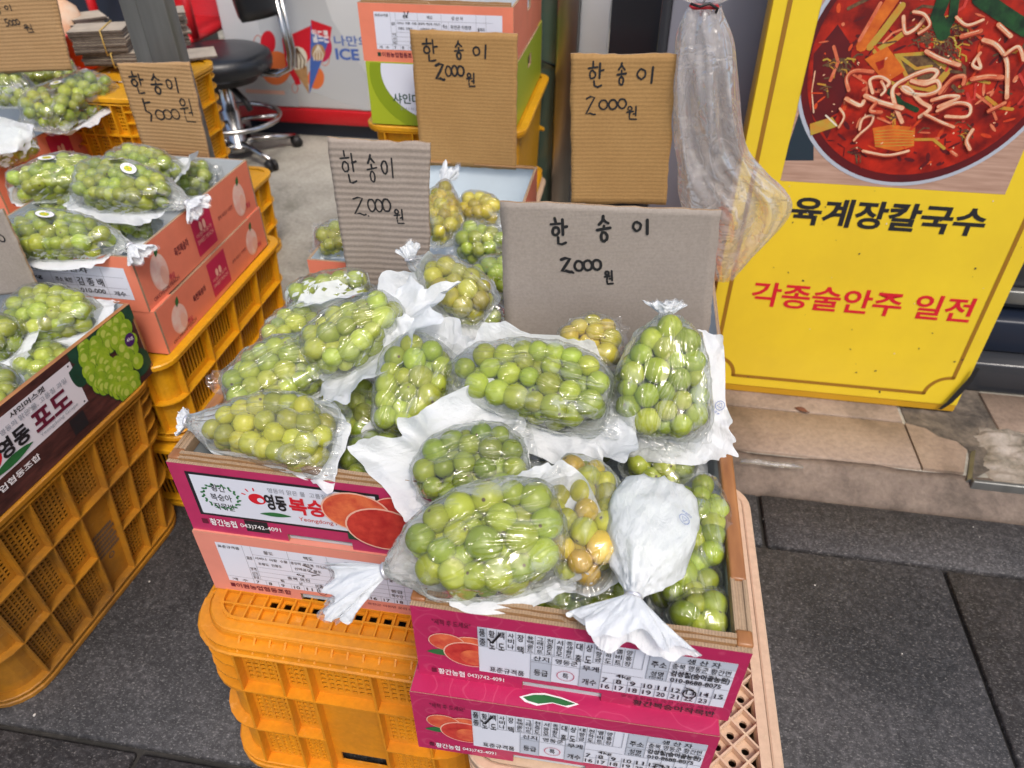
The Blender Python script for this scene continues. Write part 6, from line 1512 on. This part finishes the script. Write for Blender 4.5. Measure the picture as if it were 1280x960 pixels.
A.poly(F([(310, -20), (340, 160), (430, 300), (500, 440), (300, 560), (540, 560), (520, 430), (880, 560), (880, 380), (700, 100), (660, -20)]), M['freezergrey'], 0)
for (cx, cy, rx, ry, m, l) in ((380, 215, 38, 62, 'red', 1), (420, 340, 75, 85, 'orangeprint', 1.2), (620, 390, 42, 55, 'orangeprint', 1.2), (650, 240, 50, 70, 'crimson', 1.1)):
    A.poly([fp(cx + rx * math.cos(q * .25), cy + ry * math.sin(q * .25)) for q in range(25)], M[m], l)
A.poly(F([(450, 190), (500, 170), (600, 125), (615, 260), (560, 330), (520, 420), (470, 330)]), M['red'], 2)
A.poly(F([(480, 330), (520, 425), (545, 420), (520, 330)]), M['red'], 2.1)
A.poly(F([(595, 98), (700, 135), (680, 215), (640, 330), (587, 470), (592, 300)]), M['printblue'], 3); A.poly(F([(595, 98), (700, 135), (690, 200), (600, 160)]), M['red'], 3.2)
A.poly([fp(632 + 34 * math.cos(q * .3), 262 + 42 * math.sin(q * .3)) for q in range(21)], M['conewafer'], 3.4)
A.poly(F([(500, 330), (575, 330), (586, 468)]), M['conewafer'], 3.5); A.poly([fp(525 + 52 * math.cos(q * .25), 290 + 58 * math.sin(q * .25)) for q in range(25)], M['cream'], 3.8)
for q in range(5): A.stroke(F([(525, 240), (488 + q * 19, 300), (495 + q * 16, 340)]), .006, M['mince'], 4 + q * .05)
for q in range(4): A.stroke(F([(632, 225), (610 + q * 15, 270), (612 + q * 13, 300)]), .005, M['cream'], 4.2 + q * .05)
a_, b_ = fp(604, 205), fp(680, 150); A.text('월드콘', a_[0], a_[1] - .004, b_[0], b_[1], M['whiteink'], 5, .03)
a_, b_ = fp(714, 228), fp(880, 182); A.text('나만의', a_[0], a_[1], b_[0], b_[1], M['printblue'], 1, .015)
a_, b_ = fp(722, 298), fp(832, 245); A.text('ICE', a_[0], a_[1], b_[0], b_[1], M['printblue'], 1, .035); a_, b_ = fp(846, 303), fp(960, 248); A.text('LIFE', a_[0], a_[1], b_[0], b_[1], M['printblue'], 1, .035) if False else None
for (x, y, r_) in ((330, 210, 34), (665, 290, 38), (515, 440, 24)): A.stroke([fp(x + r_ * .6 * math.cos(q * .4), y + r_ * math.sin(q * .4)) for q in range(16)], .003, M['noodlered'], .6, True)
a_, b_ = fp(272, 464), fp(462, 454); A.rect(a_[0], a_[1], b_[0], b_[1], M['rimlight'], .7)
A.build('printed_pictures', FR)

ST = thing('stool', 'black padded swivel stool with chrome column and foot ring in front of the freezer', 'stool', (-1.57, 2.70, .046))
mb = MB(); mb.lathe([(.0, .350), (.12, .345), (.175, .33), (.195, .345), (.200, .37), (.195, .395), (.17, .408), (.10, .412), (.0, .410)], 40); mb.build('seat', M['leather'], ST)
mb = MB(); mb.lathe([(.16, .345), (.13, .30), (.05, .285), (.0, .285)], 32); mb.tube([(.03, -.02, .29), (.10, -.05, .24), (.12, -.06, .21)], .012, 8); mb.build('seat_mechanism', M['rubber'], ST)
mb = MB(); mb.lathe([(.026, .29), (.026, .19), (.034, .188), (.034, .06), (.05, .055), (.055, .03), (.0, .03)], 24); mb.build('column', M['chrome'], ST)
mb = MB(); mb.tube([(.185 * math.cos(R(q * 10)), .185 * math.sin(R(q * 10)), .155) for q in range(36)], .010, 8, closed=True)
for q in range(3): mb.tube([(.03 * math.cos(R(q * 120 + 20)), .03 * math.sin(R(q * 120 + 20)), .15), (.18 * math.cos(R(q * 120 + 20)), .18 * math.sin(R(q * 120 + 20)), .155)], .007, 6)
mb.build('foot_ring', M['chrome'], ST)
for q in range(5):
    a = R(q * 72 - 34); mb = MB(); mb.tube([(.04 * math.cos(a), .04 * math.sin(a), .06), (.14 * math.cos(a), .14 * math.sin(a), .055), (.235 * math.cos(a), .235 * math.sin(a), .045)], [.014, .012, .010], 8); leg = mb.build('leg', M['chrome'], ST)
    mb = MB(); c_ = Vector((.235 * math.cos(a), .235 * math.sin(a), .0)); d_ = Vector((-math.sin(a), math.cos(a), 0))
    for s_ in (-1, 1):
        cc = c_ + d_ * s_ * .012 + Vector((0, 0, .022)); mb.tube([cc - d_ * .007, cc + d_ * .007], .022, 14)
    mb.build('caster', M['rubber'], leg)
mb = MB()
for j in range(7):
    for k in range(13):
        u, v = k / 12 * 2 - 1, j / 6; a = u * .75; rr_ = .27
        mb.v.append((rr_ * math.cos(a) + .015 * v, rr_ * math.sin(a) * (1 - .25 * (1 - v) ** 2), .545 + .22 * v - .05 * (1 - v) * u * u * 0))
for j in range(6):
    for k in range(12): a = j * 13 + k; mb.f.append([a, a + 1, a + 14, a + 13]); mb.m.append(0); mb.sm.append(True)
br = mb.build('backrest', M['leather'], ST); md = br.modifiers.new('thick', 'SOLIDIFY'); md.thickness = .04; md.offset = 0
mb = MB()
for s_ in (-.02, .02): mb.tube([(.05, s_, .335), (.24, s_, .335), (.295, s_, .36), (.30, s_, .42), (.285, s_, .62)], .010, 8)
mb.build('back_bar', M['chrome'], ST)

t = thing('steel_post', 'dull grey steel post rising behind the brown price card that reads 5000', 'post', tuple(Vector((at_y(198, 78, 1.475).x, 1.475, .046))))
mb = MB(); mb.cbox(-.050, .050, 0, .04, 0, 2.2, .003); mb.build('post_shaft', M['steelgrey'], t)
mb = MB(); mb.box(-.047, -.012, -.0012, -.0004, .2, 2.1); mb.build('clear_tape', M['steelgrey'], t)

RC = thing('plastic_chair', 'red plastic chair beside the freezer, left of the black stool', 'chair', (-1.91, 2.98, .046))
mb = MB(); mb.cbox(-.2, .2, -.2, .2, .40, .43, .012); mb.cbox(-.2, .2, -.215, -.195, .33, .40, .006); mb.build('seat', M['redplastic'], RC)
for x in (-.18, .18):
    for y in (-.18, .18): mb = MB(); mb.hexa([(x - .025, y - .025, 0), (x + .025, y - .025, 0), (x + .025, y + .025, 0), (x - .025, y + .025, 0)], [(x - .02, y - .02, .4), (x + .02, y - .02, .4), (x + .02, y + .02, .4), (x - .02, y + .02, .4)]); mb.build('leg', M['redplastic'], RC)
mb = MB(); mb.wall([0, .18, .82, 1], [0, .35, .7, 1], lambda i, j: not (i == 1 and j == 1), lambda u, v, w: (-.2 + .4 * u, .17 + .09 * v + w, .43 + .36 * v), .02, (0, 0, 0)); mb.build('backrest', M['redplastic'], RC)
for x in (-.2, .2): mb = MB(); mb.tube([(x, -.17, .42), (x, -.17, .60), (x, -.05, .63), (x, .2, .64)], .018, 8); mb.build('armrest', M['redplastic'], RC)
t = thing('dark_cabinet', 'dark navy cabinet at the back left behind the card scraps', 'cabinet', (-2.55, 3.0, .046))
mb = MB(); mb.cbox(-.5, .55, 0, .5, .05, 1.3, .01); mb.build('cabinet_body', M['navy'], t)
mb = MB(); mb.box(-.48, .53, .03, .48, 0, .049); mb.build('plinth', M['rubber'], t)
mb = MB(); mb.cbox(-.49, .02, -.018, -.001, .07, 1.28, .004); mb.build('door', M['navy'], t); mb = MB(); mb.cbox(.03, .54, -.018, -.001, .07, 1.28, .004); mb.build('door', M['navy'], t)

# card scraps, papers, the red basin
def bundle(label, c, n, w, h, rz, band=True, mat='scrap', tilt=(0, 0)):
    t = thing('card_bundle', label, 'card scraps', c, rz, 'bundles of card scraps'); t.rotation_euler = (tilt[0], tilt[1], rz); rr = random.Random(int(c[0] * 1000))
    mb = MB()
    for k in range(n):
        dx, dy, dr = rr.uniform(-.006, .006), rr.uniform(-.006, .006), rr.uniform(-.04, .04); z = k * .0062
        q = [(-w / 2, -h / 2), (w / 2 * rr.uniform(.92, 1), -h / 2), (w / 2, h / 2), (-w / 2, h / 2 * rr.uniform(.92, 1))]
        q = [(x * math.cos(dr) - y * math.sin(dr) + dx, x * math.sin(dr) + y * math.cos(dr) + dy) for x, y in q]
        mb.add([(x, y, z) for x, y in q] + [(x, y, z + .005) for x, y in q], [(0, 3, 2, 1), (4, 5, 6, 7), (0, 1, 5, 4), (1, 2, 6, 5), (2, 3, 7, 6), (3, 0, 4, 7)], [0, 0, 1, 1, 1, 1])
    mb.build('card_sheets', [M[mat], M['scrapdark']], t)
    if band: mb = MB(); z1 = n * .0062 + .001; mb.tube([(.01, -h / 2 - .008, -.001), (.01, h / 2 + .008, -.001), (.01, h / 2 + .008, z1), (.01, -h / 2 - .008, z1)], .0016, 5, closed=True); mb.build('rubber_band', M['band'], t)
    return t
bundle('banded bundle of card scraps in front, lying left of the grey steel post', tuple(at(136, 62, .675)), 9, .13, .10, R(20))
bundle('bundle of card scraps lying underneath, closest to the grey steel post', tuple(at(150, 76, .645)), 5, .14, .11, R(12))
bundle('small stack of pale card scraps farthest back beside the red basin', tuple(at(112, 42, .66)), 8, .09, .10, R(50), False)
bundle('tall stack of card scraps right of the grey steel post on the yellow crate', tuple(at(218, 54, .634)), 14, .09, .10, R(35), True)
bundle('flat card sheet on the corner of the yellow crate right of the grey steel post', tuple(at(234, 70, .634)), 1, .16, .11, R(35), False)
t = thing('paper_sheets', 'crumpled white paper sheets lying below the banded card scraps', 'paper', tuple(at(128, 95, .62)))
mb = MB(); n_ = 14
for j in range(n_ + 1):
    for i in range(n_ + 1): u, v = i / n_ - .5, j / n_ - .5; mb.v.append((u * .20, v * .15, .012 * noise.noise(Vector((u * 5, v * 5, 3))) + .012 * u))
for j in range(n_):
    for i in range(n_): a = j * (n_ + 1) + i; mb.f.append([a, a + 1, a + n_ + 2, a + n_ + 1]); mb.m.append(0); mb.sm.append(True)
mb.build('paper_sheet', M['paper'], t)
c = at(91, 64, .62)
t = thing('basin', 'small red plastic basin behind the upper left price card', 'basin', (c.x, c.y, .58))
mb = MB(); mb.lathe([(.0, .0), (.065, .0), (.085, .09), (.095, .095), (.095, .102), (.082, .10), (.062, .006), (0, .006)], 40); mb.build('basin_body', M['redplastic'], t)
t = thing('melon', 'cream and orange melon sitting in the small red basin', 'fruit', (c.x - .02, c.y, .59))
mb = MB(); mb.lathe([(.001, .0), (.04, .012), (.068, .05), (.075, .09), (.062, .14), (.03, .168), (.001, .175)], 30); mb.build('melon_rind', M['melon'], t)
crate('plastic_crate', 'yellow crate under the red basin', .36, .40, .53, 'yellowplastic', rows=4, taper=.01, loc=(c.x - .05, c.y + .02, .046), sides=('-y',), style='slats', blank=False, top='plate', rad=.03, group=GRP_CRATE, inverted=False)

# ------------------------------------------------------------------ litter on the ground
t = thing('dry_leaf', 'small dry brown leaf on the tiles under the yellow sign', 'leaf', tuple(at(1001, 511, .0545)))
mb = MB()
for i in range(9):
    u = i / 8; w_ = .006 * math.sin(math.pi * u) ** .7; mb.v += [(-.014 + .03 * u, -w_ - .014 * u, .0015 + .004 * u), (-.014 + .03 * u, -.016 * u, .003), (-.014 + .03 * u, w_ - .012 * u, .006 * math.sin(u * 3))]
for i in range(8):
    for k in range(2): a = i * 3 + k; mb.f.append([a, a + 1, a + 4, a + 3]); mb.m.append(0); mb.sm.append(True)
mb.build('leaf_blade', M['dryleaf'], t)
a_, b_ = at(925, 578, .05), at(1003, 586, .05)
t = thing('straw_wrapper', 'clear crumpled straw wrapper lying on the kerb edge', 'wrapper', tuple((a_ + b_) / 2))
d = (b_ - a_) / 2; mb = MB(); mb.tube([-d + Vector((0, 0, .004)), -d * .5 + Vector((0, .001, .006)), d * .1 + Vector((0, -.001, .005)), d * .6 + Vector((0, 0, .006)), d + Vector((0, 0, .004))], [.005, .006, .005, .006, .003], 8); mb.build('wrapper_film', M['filmtail'], t)
mb = MB(); rr = random.Random(4)
for k in range(60):
    x, y = rr.uniform(-.95, 1.1), rr.uniform(.3, 1.13); r_ = rr.choice([.0012, .0015, .002, .003]); z = .0015
    n = 6; mb.add([(x + r_ * math.cos(q) * rr.uniform(.6, 1.2), y + r_ * math.sin(q) * rr.uniform(.6, 1.2), z) for q in np.linspace(0, 5.2, n)] + [(x, y, z + r_ * .5)], [(q, (q + 1) % n, n) for q in range(n)], 0 if k % 3 else 1)
gr = mb.build('grit', [M['fleck'], M['gum']]); tag(gr, 'white and dark crumbs of grit scattered over the granite slabs', 'grit', kind='stuff')
